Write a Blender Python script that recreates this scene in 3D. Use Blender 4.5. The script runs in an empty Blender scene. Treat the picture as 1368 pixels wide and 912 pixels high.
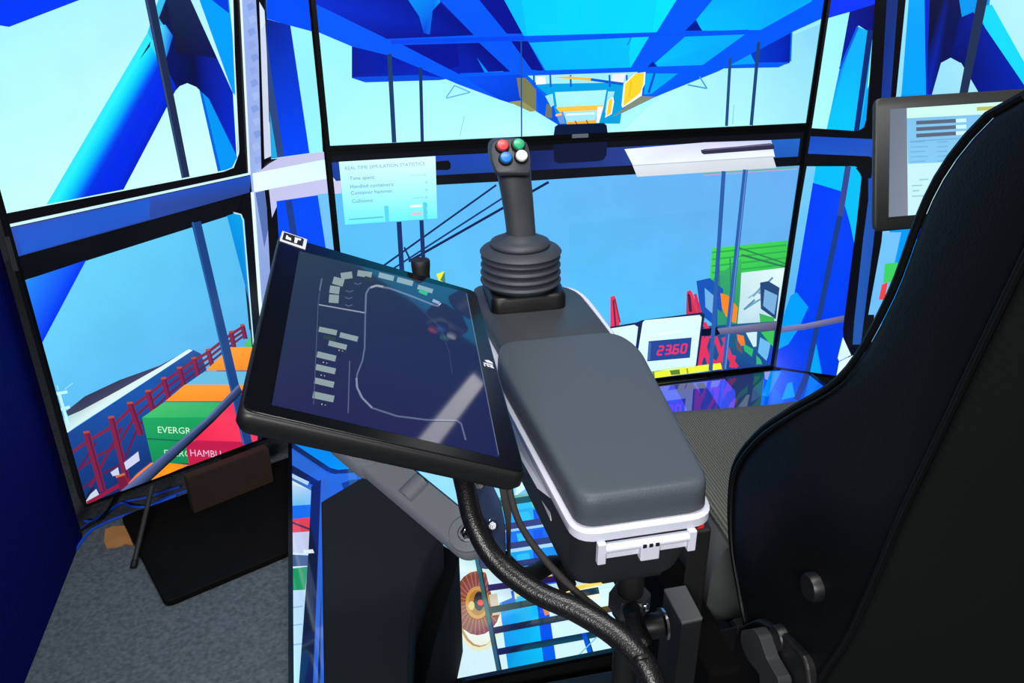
import bpy, bmesh, math, random
from mathutils import Vector, Matrix
random.seed(4)
SC = bpy.context.scene
COL = SC.collection
PI = math.pi

# ------------------------------------------------------------------ camera
FOC, PITCH, YAW, ROLL, EYE = 1094.0, 0.4434, 0.2139, -0.0038, 1.6
cF = Vector((math.sin(YAW)*math.cos(PITCH), math.cos(YAW)*math.cos(PITCH), -math.sin(PITCH)))
_r = Vector((math.cos(YAW), -math.sin(YAW), 0)); _u = _r.cross(cF)
cR = _r*math.cos(ROLL) + _u*math.sin(ROLL)
cU = -_r*math.sin(ROLL) + _u*math.cos(ROLL)
cE = Vector((0, 0, EYE))
cam = bpy.data.cameras.new('camera'); camo = bpy.data.objects.new('camera', cam); COL.objects.link(camo)
cam.sensor_width = 36; cam.lens = 36*FOC/1368; cam.clip_start = .02; cam.clip_end = 60
M4 = Matrix((cR, cU, -cF)).transposed().to_4x4(); M4.translation = cE
camo.matrix_world = M4
SC.camera = camo

# ------------------------------------------------------------------ light, exposure
wd = bpy.data.worlds.new('world'); SC.world = wd; wd.use_nodes = True
wd.node_tree.nodes['Background'].inputs[0].default_value = (.55, .62, .75, 1)
wd.node_tree.nodes['Background'].inputs[1].default_value = .03
SC.view_settings.view_transform = 'Standard'; SC.view_settings.look = 'None'
SC.view_settings.exposure = 0; SC.view_settings.gamma = 1
try: SC.view_settings.use_curve_mapping = False
except Exception: pass
def area(name, loc, aim, sx, sy, power, col):
    l = bpy.data.lights.new(name, 'AREA'); l.shape = 'RECTANGLE'; l.size = sx; l.size_y = sy; l.energy = power; l.color = col
    o = bpy.data.objects.new(name, l); COL.objects.link(o); o.location = loc
    o.rotation_euler = (Vector(aim)-Vector(loc)).to_track_quat('-Z', 'Y').to_euler()
    return o
area('ceiling_light', (.15, .6, 3.12), (.15, .7, 0), 1.5, .3, 44, (1, .98, .95))
area('ceiling_light', (-.9, -2.2, 2.75), (.2, .9, .8), 1.6, .6, 135, (1, .98, .95))

# ------------------------------------------------------------------ measuring helpers
def ray(x, y): return cF + cR*((x-684)/FOC) - cU*((y-456)/FOC)
def onz(x, y, z): d = ray(x, y); return cE + d*((z-EYE)/d.z)
def onx(x, y, X): d = ray(x, y); return cE + d*(X/d.x)
def ony(x, y, Y): d = ray(x, y); return cE + d*(Y/d.y)
def onp(x, y, o, n): d = ray(x, y); return cE + d*((Vector(o)-cE).dot(n)/d.dot(n))
def dep(x, y, t): return cE + ray(x, y)*t
def lin(c):
    f = lambda v: v/12.92 if v <= .04045 else ((v+.055)/1.055)**2.4
    return tuple(f(v/255) for v in c)

# ------------------------------------------------------------------ materials
def mat(name, rgb, rough=.5, metal=0, spec=.5, noise=None, bump=None, coat=0, var=0):
    m = bpy.data.materials.new(name); m.use_nodes = True
    nt = m.node_tree; b = nt.nodes['Principled BSDF']
    c = lin(rgb) if max(rgb) > 1 else rgb
    b.inputs['Base Color'].default_value = (*c, 1)
    b.inputs['Roughness'].default_value = rough; b.inputs['Metallic'].default_value = metal
    b.inputs['Specular IOR Level'].default_value = spec; b.inputs['Coat Weight'].default_value = coat
    tc = nt.nodes.new('ShaderNodeTexCoord')
    if var:
        n = nt.nodes.new('ShaderNodeTexNoise'); n.inputs['Scale'].default_value = noise or 8; n.inputs['Detail'].default_value = 6
        nt.links.new(tc.outputs['Object'], n.inputs['Vector'])
        r = nt.nodes.new('ShaderNodeMapRange'); r.inputs[3].default_value = 1-var; r.inputs[4].default_value = 1+var
        r.inputs[1].default_value = .3; r.inputs[2].default_value = .7
        nt.links.new(n.outputs['Fac'], r.inputs[0])
        mx = nt.nodes.new('ShaderNodeVectorMath'); mx.operation = 'SCALE'; mx.inputs[0].default_value = c
        nt.links.new(r.outputs[0], mx.inputs['Scale']); nt.links.new(mx.outputs[0], b.inputs['Base Color'])
    if bump:
        sc, st = bump
        n2 = nt.nodes.new('ShaderNodeTexNoise'); n2.inputs['Scale'].default_value = sc; n2.inputs['Detail'].default_value = 4
        nt.links.new(tc.outputs['Object'], n2.inputs['Vector'])
        bp = nt.nodes.new('ShaderNodeBump'); bp.inputs['Strength'].default_value = st; bp.inputs['Distance'].default_value = .002
        nt.links.new(n2.outputs['Fac'], bp.inputs['Height']); nt.links.new(bp.outputs[0], b.inputs['Normal'])
    return m
def weave(name, c1, c2, scale, rough=.85, axis='X', dist=.0012, stretch=1):
    m = bpy.data.materials.new(name); m.use_nodes = True
    nt = m.node_tree; b = nt.nodes['Principled BSDF']; b.inputs['Roughness'].default_value = rough; b.inputs['Specular IOR Level'].default_value = .25
    tc = nt.nodes.new('ShaderNodeTexCoord')
    w = nt.nodes.new('ShaderNodeTexWave'); w.wave_type = 'BANDS'; w.bands_direction = axis
    w.inputs['Scale'].default_value = scale; w.inputs['Distortion'].default_value = 1.5; w.inputs['Detail'].default_value = 2; w.inputs['Detail Scale'].default_value = 3
    nt.links.new(tc.outputs['Object'], w.inputs['Vector'])
    mx = nt.nodes.new('ShaderNodeMix'); mx.data_type = 'RGBA'
    mx.inputs[6].default_value = (*lin(c1), 1); mx.inputs[7].default_value = (*lin(c2), 1)
    nt.links.new(w.outputs['Fac'], mx.inputs[0]); nt.links.new(mx.outputs[2], b.inputs['Base Color'])
    bp = nt.nodes.new('ShaderNodeBump'); bp.inputs['Strength'].default_value = .5; bp.inputs['Distance'].default_value = dist
    nt.links.new(w.outputs['Fac'], bp.inputs['Height']); nt.links.new(bp.outputs[0], b.inputs['Normal'])
    return m
def screen_mat(name, strength=1., rough=.12, spec=.5):
    m = bpy.data.materials.new(name); m.use_nodes = True
    nt = m.node_tree; b = nt.nodes['Principled BSDF']
    b.inputs['Base Color'].default_value = (.004, .004, .005, 1); b.inputs['Roughness'].default_value = rough; b.inputs['Specular IOR Level'].default_value = spec
    a = nt.nodes.new('ShaderNodeAttribute'); a.attribute_name = 'pix'
    tc = nt.nodes.new('ShaderNodeTexCoord'); n = nt.nodes.new('ShaderNodeTexNoise'); n.inputs['Scale'].default_value = 6; n.inputs['Detail'].default_value = 5
    nt.links.new(tc.outputs['Object'], n.inputs['Vector'])
    r = nt.nodes.new('ShaderNodeMapRange'); r.inputs[1].default_value = .3; r.inputs[2].default_value = .7; r.inputs[3].default_value = .96; r.inputs[4].default_value = 1.04
    nt.links.new(n.outputs['Fac'], r.inputs[0])
    mul = nt.nodes.new('ShaderNodeMath'); mul.operation = 'MULTIPLY'; mul.inputs[1].default_value = strength
    nt.links.new(r.outputs[0], mul.inputs[0])
    nt.links.new(a.outputs['Color'], b.inputs['Emission Color']); nt.links.new(mul.outputs[0], b.inputs['Emission Strength'])
    return m
M = dict(
    carpet=mat('grey_carpet', (94, 103, 110), .95, spec=.1, noise=90, var=.32, bump=(260, .9)),
    wall=mat('blue_partition_fabric', (8, 14, 100), .9, spec=.1, noise=60, var=.2, bump=(300, .4)),
    dark=mat('dark_room_paint', (30, 32, 40), .9),
    bezel=mat('black_gloss_bezel', (9, 10, 12), .22),
    satin=mat('satin_black_plastic', (15, 16, 18), .45, bump=(500, .05)),
    blk=mat('matt_black_plastic', (13, 14, 15), .6, bump=(600, .2)),
    tub=mat('textured_black_plastic', (34, 38, 42), .55, bump=(700, .35)),
    pad=mat('grey_soft_vinyl', (74, 81, 89), .5, spec=.35, bump=(420, .25)),
    deck=mat('grey_painted_deck', (60, 64, 68), .5, bump=(500, .1)),
    joy=mat('charcoal_grip_plastic', (60, 64, 69), .5, bump=(500, .2)),
    rub=mat('charcoal_rubber', (54, 60, 68), .55),
    white=mat('white_plastic', (214, 218, 232), .4),
    grey=mat('grey_arm_plastic', (112, 118, 126), .45),
    steel=mat('steel', (190, 192, 195), .25, metal=1),
    chrome=mat('chrome', (225, 228, 232), .12, metal=1),
    seatb=mat('black_seat_leather', (8, 9, 11), .5, spec=.22, bump=(350, .2)),
    seatf=mat('black_seat_back_cloth', (14, 16, 16), .85, spec=.12, bump=(250, .4)),
    seatg=weave('grey_ribbed_seat_cloth', (104, 106, 100), (66, 68, 66), 75, axis='X'),
    seatl=mat('dark_grey_seat_leather', (68, 71, 72), .5, spec=.35, bump=(350, .2)), lever=mat('grey_lever_plastic', (44, 46, 48), .4), topg=mat('grey_steel_cap', (84, 86, 88), .5), nut=mat('grey_nut_metal', (70, 72, 74), .4, metal=.3), rod=mat('dull_steel_rod', (70, 68, 64), .4, metal=.6),
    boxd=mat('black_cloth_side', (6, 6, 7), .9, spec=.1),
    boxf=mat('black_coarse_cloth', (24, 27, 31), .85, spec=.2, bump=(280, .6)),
    board=mat('black_board', (8, 8, 8), .7, spec=.15, noise=14, var=.3),
    card=mat('cardboard', (186, 132, 78), .85, noise=20, var=.12),
    carton=mat('brown_carton', (44, 29, 18), .8, noise=12, var=.15),
    bcab=mat('blue_network_cable', (24, 92, 250), .5),
    red=mat('red_plastic', (235, 40, 50), .4), bred=mat('red_button', (226, 62, 66), .35), bgrn=mat('green_button', (22, 160, 110), .35),
    bblu=mat('blue_button', (22, 118, 215), .35), bwht=mat('white_button', (240, 240, 240), .35),
    lampw=mat('white_lamp_housing', (225, 225, 225), .5), ceil=mat('ceiling_paint', (120, 122, 126), .9),
    monf=mat('dark_grey_monitor_plastic', (46, 50, 49), .5, bump=(500, .1)),
    clear=mat('smoked_clear_plastic', (60, 75, 110), .08, coat=.5),
    screen=screen_mat('lit_display_pixels', 1.06, .16, .35),
    floorscr=screen_mat('lit_floor_display_pixels', 1., .05, 1.),
    touch=screen_mat('lit_touch_panel_pixels', 1., .04, .5),
)
# braided sleeve: woven checker of fine bright threads
def sleeve_mat():
    m = bpy.data.materials.new('black_braided_sleeve'); m.use_nodes = True
    nt = m.node_tree; b = nt.nodes['Principled BSDF']; b.inputs['Roughness'].default_value = .35
    tc = nt.nodes.new('ShaderNodeTexCoord'); v = nt.nodes.new('ShaderNodeTexVoronoi'); v.inputs['Scale'].default_value = 540
    nt.links.new(tc.outputs['Object'], v.inputs['Vector'])
    r = nt.nodes.new('ShaderNodeValToRGB'); r.color_ramp.elements[0].position = .12; r.color_ramp.elements[0].color = (.03, .03, .033, 1)
    r.color_ramp.elements[1].position = .3; r.color_ramp.elements[1].color = (.005, .005, .006, 1)
    nt.links.new(v.outputs['Distance'], r.inputs[0]); nt.links.new(r.outputs[0], b.inputs['Base Color'])
    bp = nt.nodes.new('ShaderNodeBump'); bp.inputs['Strength'].default_value = .4; bp.inputs['Distance'].default_value = .0006
    nt.links.new(v.outputs['Distance'], bp.inputs['Height']); nt.links.new(bp.outputs[0], b.inputs['Normal'])
    return m
M['sleeve'] = sleeve_mat()
M['cord'] = mat('dark_braided_cord', (44, 40, 40), .6, bump=(900, .6))

# ------------------------------------------------------------------ object helpers
def tag(o, label, cat, group=None):
    o['label'] = label; o['category'] = cat
    if group: o['group'] = group
    return o
def thing(name, label, cat, loc, group=None):
    o = bpy.data.objects.new(name, None); COL.objects.link(o); o.location = loc; o.empty_display_size = .05
    return tag(o, label, cat, group)
def wpos(p):
    v = Vector((0, 0, 0))
    while p is not None: v = v + p.location; p = p.parent
    return v
def obj(name, bm, m, parent=None, smooth=40, kind=None, label=None, bev=0, seg=3):
    """Link a bmesh given in world coordinates as one mesh object."""
    bmesh.ops.remove_doubles(bm, verts=bm.verts, dist=1e-6)
    bmesh.ops.recalc_face_normals(bm, faces=bm.faces)
    xs = [v.co.copy() for v in bm.verts]
    o3 = Vector([(min(v[i] for v in xs)+max(v[i] for v in xs))/2 for i in range(3)])
    if parent is None: o3.z = min(v.z for v in xs)
    for v in bm.verts: v.co -= o3
    me = bpy.data.meshes.new(name); bm.to_mesh(me); bm.free()
    ms = m if isinstance(m, (list, tuple)) else [m]
    for q in ms: me.materials.append(M[q])
    if smooth is not None:
        for p in me.polygons: p.use_smooth = True
        try: me.set_sharp_from_angle(angle=math.radians(smooth))
        except Exception: pass
    o = bpy.data.objects.new(name, me); COL.objects.link(o)
    if parent is not None: o.parent = parent; o.location = o3 - wpos(parent)
    else: o.location = o3
    if bev:
        b = o.modifiers.new('bevel', 'BEVEL'); b.width = bev; b.segments = seg; b.limit_method = 'ANGLE'; b.angle_limit = math.radians(35)
        b.harden_normals = False
    if kind: o['kind'] = kind
    if label: o['label'] = label
    return o
def add_box(bm, c, sx, sy, sz, rot=None):
    R = rot or Matrix.Identity(3); vs = []
    for dz in (-1, 1):
        for dx, dy in ((-1, -1), (1, -1), (1, 1), (-1, 1)):
            vs.append(bm.verts.new(Vector(c)+R @ Vector((dx*sx/2, dy*sy/2, dz*sz/2))))
    for f in ((0, 3, 2, 1), (4, 5, 6, 7), (0, 1, 5, 4), (1, 2, 6, 5), (2, 3, 7, 6), (3, 0, 4, 7)): bm.faces.new([vs[i] for i in f])
    return vs
def box(*a, **k): bm = bmesh.new(); add_box(bm, *a, **k); return bm
def add_prism(bm, pts, ext):
    """Planar outline pts extruded by the vector ext."""
    a = [bm.verts.new(Vector(p)) for p in pts]; b = [bm.verts.new(Vector(p)+Vector(ext)) for p in pts]
    n = len(a); bm.faces.new(a); bm.faces.new(b[::-1])
    for i in range(n): bm.faces.new((a[i], a[(i+1) % n], b[(i+1) % n], b[i]))
def prism(pts, ext): bm = bmesh.new(); add_prism(bm, pts, ext); return bm
def add_loft(bm, rings, caps=True, closed=True):
    R = [[bm.verts.new(Vector(p)) for p in r] for r in rings]; n = len(R[0])
    for a, b in zip(R, R[1:]):
        for i in range(n if closed else n-1): bm.faces.new((a[i], a[(i+1) % n], b[(i+1) % n], b[i]))
    if caps and closed: bm.faces.new(R[0][::-1]); bm.faces.new(R[-1])
def loft(rings, caps=True, closed=True): bm = bmesh.new(); add_loft(bm, rings, caps, closed); return bm
def spline(P, n=8):
    P = [Vector(p) for p in P]; out = []
    for i in range(len(P)-1):
        p0 = P[i-1] if i else P[0]*2-P[1]; p1, p2 = P[i], P[i+1]; p3 = P[i+2] if i+2 < len(P) else P[-1]*2-P[-2]
        for k in range(n):
            t = k/n
            out.append(.5*((2*p1)+(p2-p0)*t+(2*p0-5*p1+4*p2-p3)*t*t+(3*p1-p0-3*p2+p3)*t**3))
    out.append(P[-1]); return out
def add_tube(bm, P, r, n=12, smooth=8, caps=True):
    P = spline(P, smooth) if smooth else [Vector(p) for p in P]
    up = None; rings = []
    for i, p in enumerate(P):
        t = (P[min(i+1, len(P)-1)]-P[max(i-1, 0)]).normalized()
        if up is None: up = Vector((0, 0, 1)) if abs(t.z) < .9 else Vector((1, 0, 0))
        a = t.cross(up).normalized(); b = a.cross(t).normalized(); up = b
        rr = r(i/(len(P)-1)) if callable(r) else r
        rings.append([p+(a*math.cos(k*2*PI/n)+b*math.sin(k*2*PI/n))*rr for k in range(n)])
    add_loft(bm, rings, caps)
def tube(*a, **k): bm = bmesh.new(); add_tube(bm, *a, **k); return bm
def add_lathe(bm, o, axis, prof, n=32):
    """prof: (radius, height along axis) pairs from the point o."""
    ax = Vector(axis).normalized(); a = ax.orthogonal().normalized(); b = ax.cross(a)
    add_loft(bm, [[Vector(o)+ax*h+(a*math.cos(k*2*PI/n)+b*math.sin(k*2*PI/n))*max(r, 1e-4) for k in range(n)] for r, h in prof])
def lathe(*a, **k): bm = bmesh.new(); add_lathe(bm, *a, **k); return bm
def fillet(pts, rad, n=6):
    """Round the corners of a 2D/3D closed outline; rad a number or one per corner."""
    P = [Vector(p) for p in pts]; N = len(P); out = []
    for i in range(N):
        r = rad[i] if isinstance(rad, (list, tuple)) else rad
        p, a, b = P[i], P[i-1]-P[i], P[(i+1) % N]-P[i]
        r = min(r, a.length*.49, b.length*.49)
        s, e = p+a.normalized()*r, p+b.normalized()*r
        for k in range(n+1):
            t = k/n; out.append(s*(1-t)**2+p*2*t*(1-t)+e*t*t)
    return out
def text_mesh(s, res=2):
    """2D triangles of a string set 1 high, starting at the origin."""
    cu = bpy.data.curves.new('t', 'FONT'); cu.body = s; cu.size = 1; cu.resolution_u = res
    o = bpy.data.objects.new('t', cu); COL.objects.link(o)
    me = bpy.data.meshes.new_from_object(o.evaluated_get(bpy.context.evaluated_depsgraph_get()))
    vs = [(v.co.x, v.co.y) for v in me.vertices]; fs = [tuple(p.vertices) for p in me.polygons]
    bpy.data.objects.remove(o); bpy.data.curves.remove(cu); bpy.data.meshes.remove(me)
    w = max((v[0] for v in vs), default=1)
    return vs, fs, w
SEG = {'2': 'abged', '3': 'abgcd', '6': 'afgedc', '0': 'abcdef'}

# ------------------------------------------------------------------ lit pictures on flat displays
class Picture:
    """Picture shown by a flat display: coloured shapes lying on its pixel plane."""
    def __init__(s, o, ex, ey, w, h, step=4e-5):
        s.o, s.ex, s.ey, s.w, s.h = Vector(o), Vector(ex).normalized(), Vector(ey).normalized(), w, h
        s.n = s.ex.cross(s.ey); s.k = 0; s.step = step; s.v = []; s.f = []; s.c = []
    def uv(s, x, y):
        p = onp(x, y, s.o, s.n)-s.o; return (p.dot(s.ex), p.dot(s.ey))
    def clip(s, P):
        for ax, lim, sg in ((0, 0, 1), (0, s.w, -1), (1, 0, 1), (1, s.h, -1)):
            out = []
            for i in range(len(P)):
                a, b = P[i-1], P[i]; da, db = (a[0][ax]-lim)*sg, (b[0][ax]-lim)*sg
                if (da >= 0) != (db >= 0):
                    t = da/(da-db); out.append((tuple(a[0][j]+(b[0][j]-a[0][j])*t for j in (0, 1)), tuple(a[1][j]+(b[1][j]-a[1][j])*t for j in (0, 1, 2))))
                if db >= 0: out.append(b)
            P = out
            if len(P) < 3: return []
        return P
    def face(s, uvs, cols):
        P = s.clip(list(zip(uvs, cols)))
        if len(P) < 3: return
        i0 = len(s.v); off = s.n*(s.step*s.k)
        for (u, v), c in P: s.v.append(s.o+s.ex*u+s.ey*v+off); s.c.append(c)
        s.f.append(tuple(range(i0, len(s.v))))
    def raw(s, uvs, c): s.k += 1; s.face(uvs, [lin(c)]*len(uvs))
    def fill(s, c): s.raw([(0, 0), (s.w, 0), (s.w, s.h), (0, s.h)], c)
    def poly(s, pts, c):
        s.k += 1; cs = [lin(q) for q in c] if isinstance(c[0], (tuple, list)) else [lin(c)]*len(pts)
        s.face([s.uv(*p) for p in pts], cs)
    def grad(s, q, c, n=8):
        """Quad with a colour at each corner, blended over n x n cells."""
        s.k += 1; c = [lin(x) for x in c]; U = [s.uv(*p) for p in q]
        def bl(A, i, j):
            a, b = i/n, j/n
            return tuple(A[0][t]*(1-a)*(1-b)+A[1][t]*a*(1-b)+A[2][t]*a*b+A[3][t]*(1-a)*b for t in range(len(A[0])))
        for i in range(n):
            for j in range(n):
                ij = ((i, j), (i+1, j), (i+1, j+1), (i, j+1)); s.face([bl(U, *x) for x in ij], [bl(c, *x) for x in ij])
    def line(s, p, q, w, c, w2=None):
        dx, dy = q[0]-p[0], q[1]-p[1]; L = math.hypot(dx, dy) or 1; nx, ny = -dy/L, dx/L; a, b = w/2, (w2 or w)/2
        s.poly([(p[0]+nx*a, p[1]+ny*a), (q[0]+nx*b, q[1]+ny*b), (q[0]-nx*b, q[1]-ny*b), (p[0]-nx*a, p[1]-ny*a)], c)
    def path(s, pts, w, c):
        for p, q in zip(pts, pts[1:]): s.line(p, q, w, c)
    def disc(s, x, y, rx, ry, c, n=20): s.poly([(x+rx*math.cos(k*2*PI/n), y+ry*math.sin(k*2*PI/n)) for k in range(n)], c)
    def text(s, t, p, xend, yup, c):
        """String from p along the pixel vector xend, its letters reaching up along yup (pixel vectors)."""
        vs, fs, w = text_mesh(t); s.k += 1; c = lin(c)
        dx = (xend[0]/w, xend[1]/w)
        P = [s.uv(p[0]+v[0]*dx[0]+v[1]/.7*yup[0], p[1]+v[0]*dx[1]+v[1]/.7*yup[1]) for v in vs]
        for f in fs: s.face([P[i] for i in f], [c]*len(f))
    def digits(s, t, p, step, up, w, th, c):
        """Slanted seven-segment digits; p the lower left, step to the next, up the height, w the width."""
        x, y = p
        for ch in t:
            if ch == '.': s.disc(x-step[0]*.14, y-.5, th*.6, th*.6, c, 8); continue
            A = lambda a, b: (x+w[0]*a+up[0]*b, y+w[1]*a+up[1]*b)
            K = dict(a=((0, 1), (1, 1)), b=((1, 1), (1, .5)), c=((1, .5), (1, 0)), d=((0, 0), (1, 0)), e=((0, .5), (0, 0)), f=((0, 1), (0, .5)), g=((0, .5), (1, .5)))
            for q in SEG[ch]: s.line(A(*K[q][0]), A(*K[q][1]), th, c)
            x += step[0]; y += step[1]
    def build(s, name, m, parent):
        ce = s.o+s.ex*s.w/2+s.ey*s.h/2
        me = bpy.data.meshes.new(name); me.from_pydata([v-ce for v in s.v], [], s.f)
        at = me.color_attributes.new('pix', 'FLOAT_COLOR', 'POINT')
        for i, c in enumerate(s.c): at.data[i].color = (*c, 1)
        me.materials.append(M[m]); o = bpy.data.objects.new(name, me); COL.objects.link(o)
        o.parent = parent; o.location = ce-wpos(parent); return o

# ================================================================== room
EZ = Vector((0, 0, 1))
obj('floor', box((.9, 1.6, -.02), 5.6, 8.4, .04), 'carpet', smooth=None, kind='structure')
obj('wall_left', box((-.885, 1.0, 1.4), .06, 2.46, 2.8), 'wall', smooth=None, kind='structure')
obj('wall_back', box((.9, 5.85, 1.6), 5.6, .1, 3.2), 'dark', smooth=None, kind='structure')
obj('wall_right', box((3.65, 1.6, 1.6), .1, 8.4, 3.2), 'dark', smooth=None, kind='structure')

obj('ceiling', box((.9, 1.6, 3.24), 5.6, 8.4, .08), 'ceil', smooth=None, kind='structure')
def lamp_mat():
    m = bpy.data.materials.new('lamp_diffuser_glow'); m.use_nodes = True; b = m.node_tree.nodes['Principled BSDF']
    b.inputs['Emission Color'].default_value = (1, .97, .93, 1); b.inputs['Emission Strength'].default_value = 3.2; M['lampglow'] = m
lamp_mat()
def ceiling_lamp(c, ang, ln, label):
    R = Matrix.Rotation(ang, 3, 'Z'); t = thing('ceiling_lamp', label, 'lamp', c, 'ceiling lamps')
    obj('housing', box((c[0], c[1], c[2]+.03), ln, .14, .04, R), 'lampw', t, smooth=None, bev=.004)
    obj('diffuser', box(c, ln-.04, .1, .02, R), 'lampglow', t, smooth=None)
ceiling_lamp((2.02, 3.85, 3.14), math.radians(62), 1.9, 'slim white ceiling lamp above and behind the displays')

# ================================================================== the displays
def display(label, o, ex, W, H, b, group=None, cat='display', z_foot=None, badge=None, ey=EZ, scr='screen', bright=0, name='wall_display'):
    o, ex, ey = Vector(o), Vector(ex).normalized(), Vector(ey).normalized(); n = ex.cross(ey)
    t = thing(name, label, cat, (o.x+ex.x*W/2+ey.x*H/2*(ey.z < .5), o.y+ex.y*W/2+ey.y*H/2*(ey.z < .5), 0 if z_foot is None else z_foot), group)
    bm = prism(fillet([o-n*.006, o+ex*W-n*.006, o+ex*W+ey*H-n*.006, o+ey*H-n*.006], .006, 3), -n*.05)
    obj('housing', bm, 'satin', t)
    q = lambda u, v: o+ex*u+ey*v-n*.006
    bm = bmesh.new()
    for a in ([q(0, 0), q(W, 0), q(W-b, b), q(b, b)], [q(W, 0), q(W, H), q(W-b, H-b), q(W-b, b)], [q(W, H), q(0, H), q(b, H-b), q(W-b, H-b)], [q(0, H), q(0, 0), q(b, b), q(b, H-b)]):
        add_prism(bm, a, n*.011)
    obj('bezel', bm, 'bezel', t, smooth=None)
    pic = Picture(o+ex*b+ey*b, ex, ey, W-2*b, H-2*b)
    return t, pic

AL, AR_ = .4942, .5556
X0, DY, WW = -.0226, 2.6182, 1.6575
HH = WW*.571; ZB = EYE-1.5
WP = .899

# ---- left display (portrait)
eL = Vector((math.cos(AL), math.sin(AL), 0)); oL = Vector((X0, DY, EYE-1.469))-eL*WP
tL, S = display('tall upright display on the left showing a blue crane leg and red and green containers', oL, eL, WP, WW, .009, 'wall displays')
CY = (196, 254, 250)
S.fill((6, 8, 16))
# upper side window: sky
S.grad([(-160, -200), (306, -200), (318, 228), (2, 287)], [(130, 226, 250), (150, 232, 250), (208, 255, 250), (198, 255, 246)])
S.poly([(-200, 60), (-200, -200), (420, -200), (106, 0), (12, 36), (0, 34)], (0, 56, 250))
# joint and legs of the crane frame
S.poly([(252, -40), (300, -40), (306, 0), (312, 60), (315, 128), (311, 124)], (0, 156, 250))
S.poly([(250, -60), (300, -60), (306, 18), (283, 0)], (0, 60, 220))
S.poly([(266, 119), (278, 126), (317, 210), (310, 224), (302, 227), (291, 229)], (0, 150, 246))
S.poly([(266, 119), (270, 122), (295, 228), (291, 229)], (0, 100, 220))
S.poly([(230, -30), (253, -4), (311, 124), (316, 208), (279, 132), (262, 116), (250, 111), (240, 115), (232, 124), (205, 90), (212, 24)], [(10, 30, 120), (16, 20, 60), (0, 40, 190), (0, 40, 215), (0, 26, 150), (4, 14, 70), (4, 12, 60), (2, 20, 90), (0, 24, 130), (6, 20, 110), (20, 26, 66)])
S.grad([(222, -5), (252, -5), (290, 78), (236, 70)], [(20, 40, 80), (26, 40, 80), (10, 18, 84), (16, 20, 52)], 6)
LA, LB = [(62, 273), (198, 42)], [(165, 253), (236, 118)]
CYL = [(50, 226, 252), (40, 240, 255), (14, 214, 250), (0, 160, 250), (0, 96, 250), (0, 50, 226), (0, 42, 232), (0, 40, 228), (0, 34, 200)]
tv = [0, .1, .22, .34, .42, .5, .62, .85, 1]
mixp = lambda a, b, t: (a[0]+(b[0]-a[0])*t, a[1]+(b[1]-a[1])*t)
for i in range(8):
    a, b = tv[i], tv[i+1]
    S.poly([mixp(LA[0], LB[0], a), mixp(LA[1], LB[1], a), mixp(LA[1], LB[1], b), mixp(LA[0], LB[0], b)], [CYL[i], CYL[i], CYL[i+1], CYL[i+1]])
S.poly([(197, 43), (214, -8), (224, -8), (212, 24), (218, 33), (206, 60)], (50, 190, 240))
S.poly([(200, 60), (215, 33), (221, 33), (231, 48), (218, 90)], [(60, 226, 250), (80, 220, 250), (30, 170, 245), (0, 80, 220), (10, 150, 240)])
S.poly([(186, 80), (201, 55), (200, 62)], (8, 20, 60))
S.line((198.5, -8), (248, 237), 13.5, (30, 44, 78), 11); S.line((194, -8), (244, 237), 3, (52, 74, 120), 2)
S.path([(308, -40), (312, 60), (318.5, 200), (317.5, 214), (311, 224), (299, 229)], 1.8, (214, 236, 244))
# window rail between upper and lower side windows
S.poly([(-20, 290), (2, 286), (299, 229), (312, 224), (319, 205), (330, 205), (334, 232), (8, 303)], (5, 6, 12))
S.poly([(10, 305), (335, 234), (333, 257), (22, 343)], [(52, 84, 186), (26, 78, 190), (40, 66, 140), (40, 78, 180)])
S.grad([(20, 306), (200, 266), (200, 292), (30, 339)], [(38, 86, 200), (28, 92, 206), (36, 84, 196), (30, 90, 206)], 4)
S.line((9, 302), (335, 231.5), 4.2, (206, 244, 246), 3)
# lower side window: sea
S.grad([(30, 375), (318, 284), (334, 452), (70, 560)], [(110, 214, 250), (88, 190, 238), (82, 178, 234), (94, 190, 244)])
S.poly([(70, 540), (334, 440), (350, 600), (100, 700)], [(96, 192, 246), (84, 172, 228), (80, 160, 220), (80, 160, 220)])
S.poly([(28, 376), (115, 347), (55, 460), (50, 470)], [(40, 140, 246), (0, 52, 250), (0, 48, 240), (0, 50, 240)])
S.poly([(303, 288), (316, 284), (326, 292), (336, 420), (330, 392)], [(0, 150, 230), (0, 160, 235), (0, 150, 228), (0, 120, 210), (0, 120, 210)])
# ship, deck and hull
S.poly([(88, 549), (113, 529), (160, 507), (213, 488), (250, 468), (206, 500), (140, 537), (92, 558)], [(60, 66, 96), (50, 54, 84), (50, 54, 84), (64, 66, 96), (80, 90, 120), (60, 64, 90), (40, 46, 76), (60, 66, 96)])
S.poly([(80, 560), (108, 548), (160, 520), (215, 489), (252, 466), (257, 468), (190, 512), (100, 570), (84, 582)], [(160, 214, 230), (190, 214, 214), (216, 234, 232), (220, 240, 240), (224, 250, 250), (214, 244, 250), (200, 236, 240), (206, 240, 246), (216, 244, 250)])
S.poly([(82, 583), (190, 512), (258, 467), (268, 472), (278, 500), (345, 470), (345, 620), (110, 690)], [(26, 70, 150), (24, 84, 168), (30, 84, 160), (30, 74, 140), (24, 60, 126), (20, 50, 110), (16, 46, 100), (12, 40, 96)])
S.line((79, 526), (91, 567), 4, (190, 244, 252)); S.line((72, 526), (90, 523), 4, (190, 244, 252)); S.line((80, 547), (93, 543), 4, (190, 244, 252)); S.line((78, 520), (76, 514), 1.5, (170, 230, 246)); S.line((86, 520), (97, 511), 1, (170, 230, 246))
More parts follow.
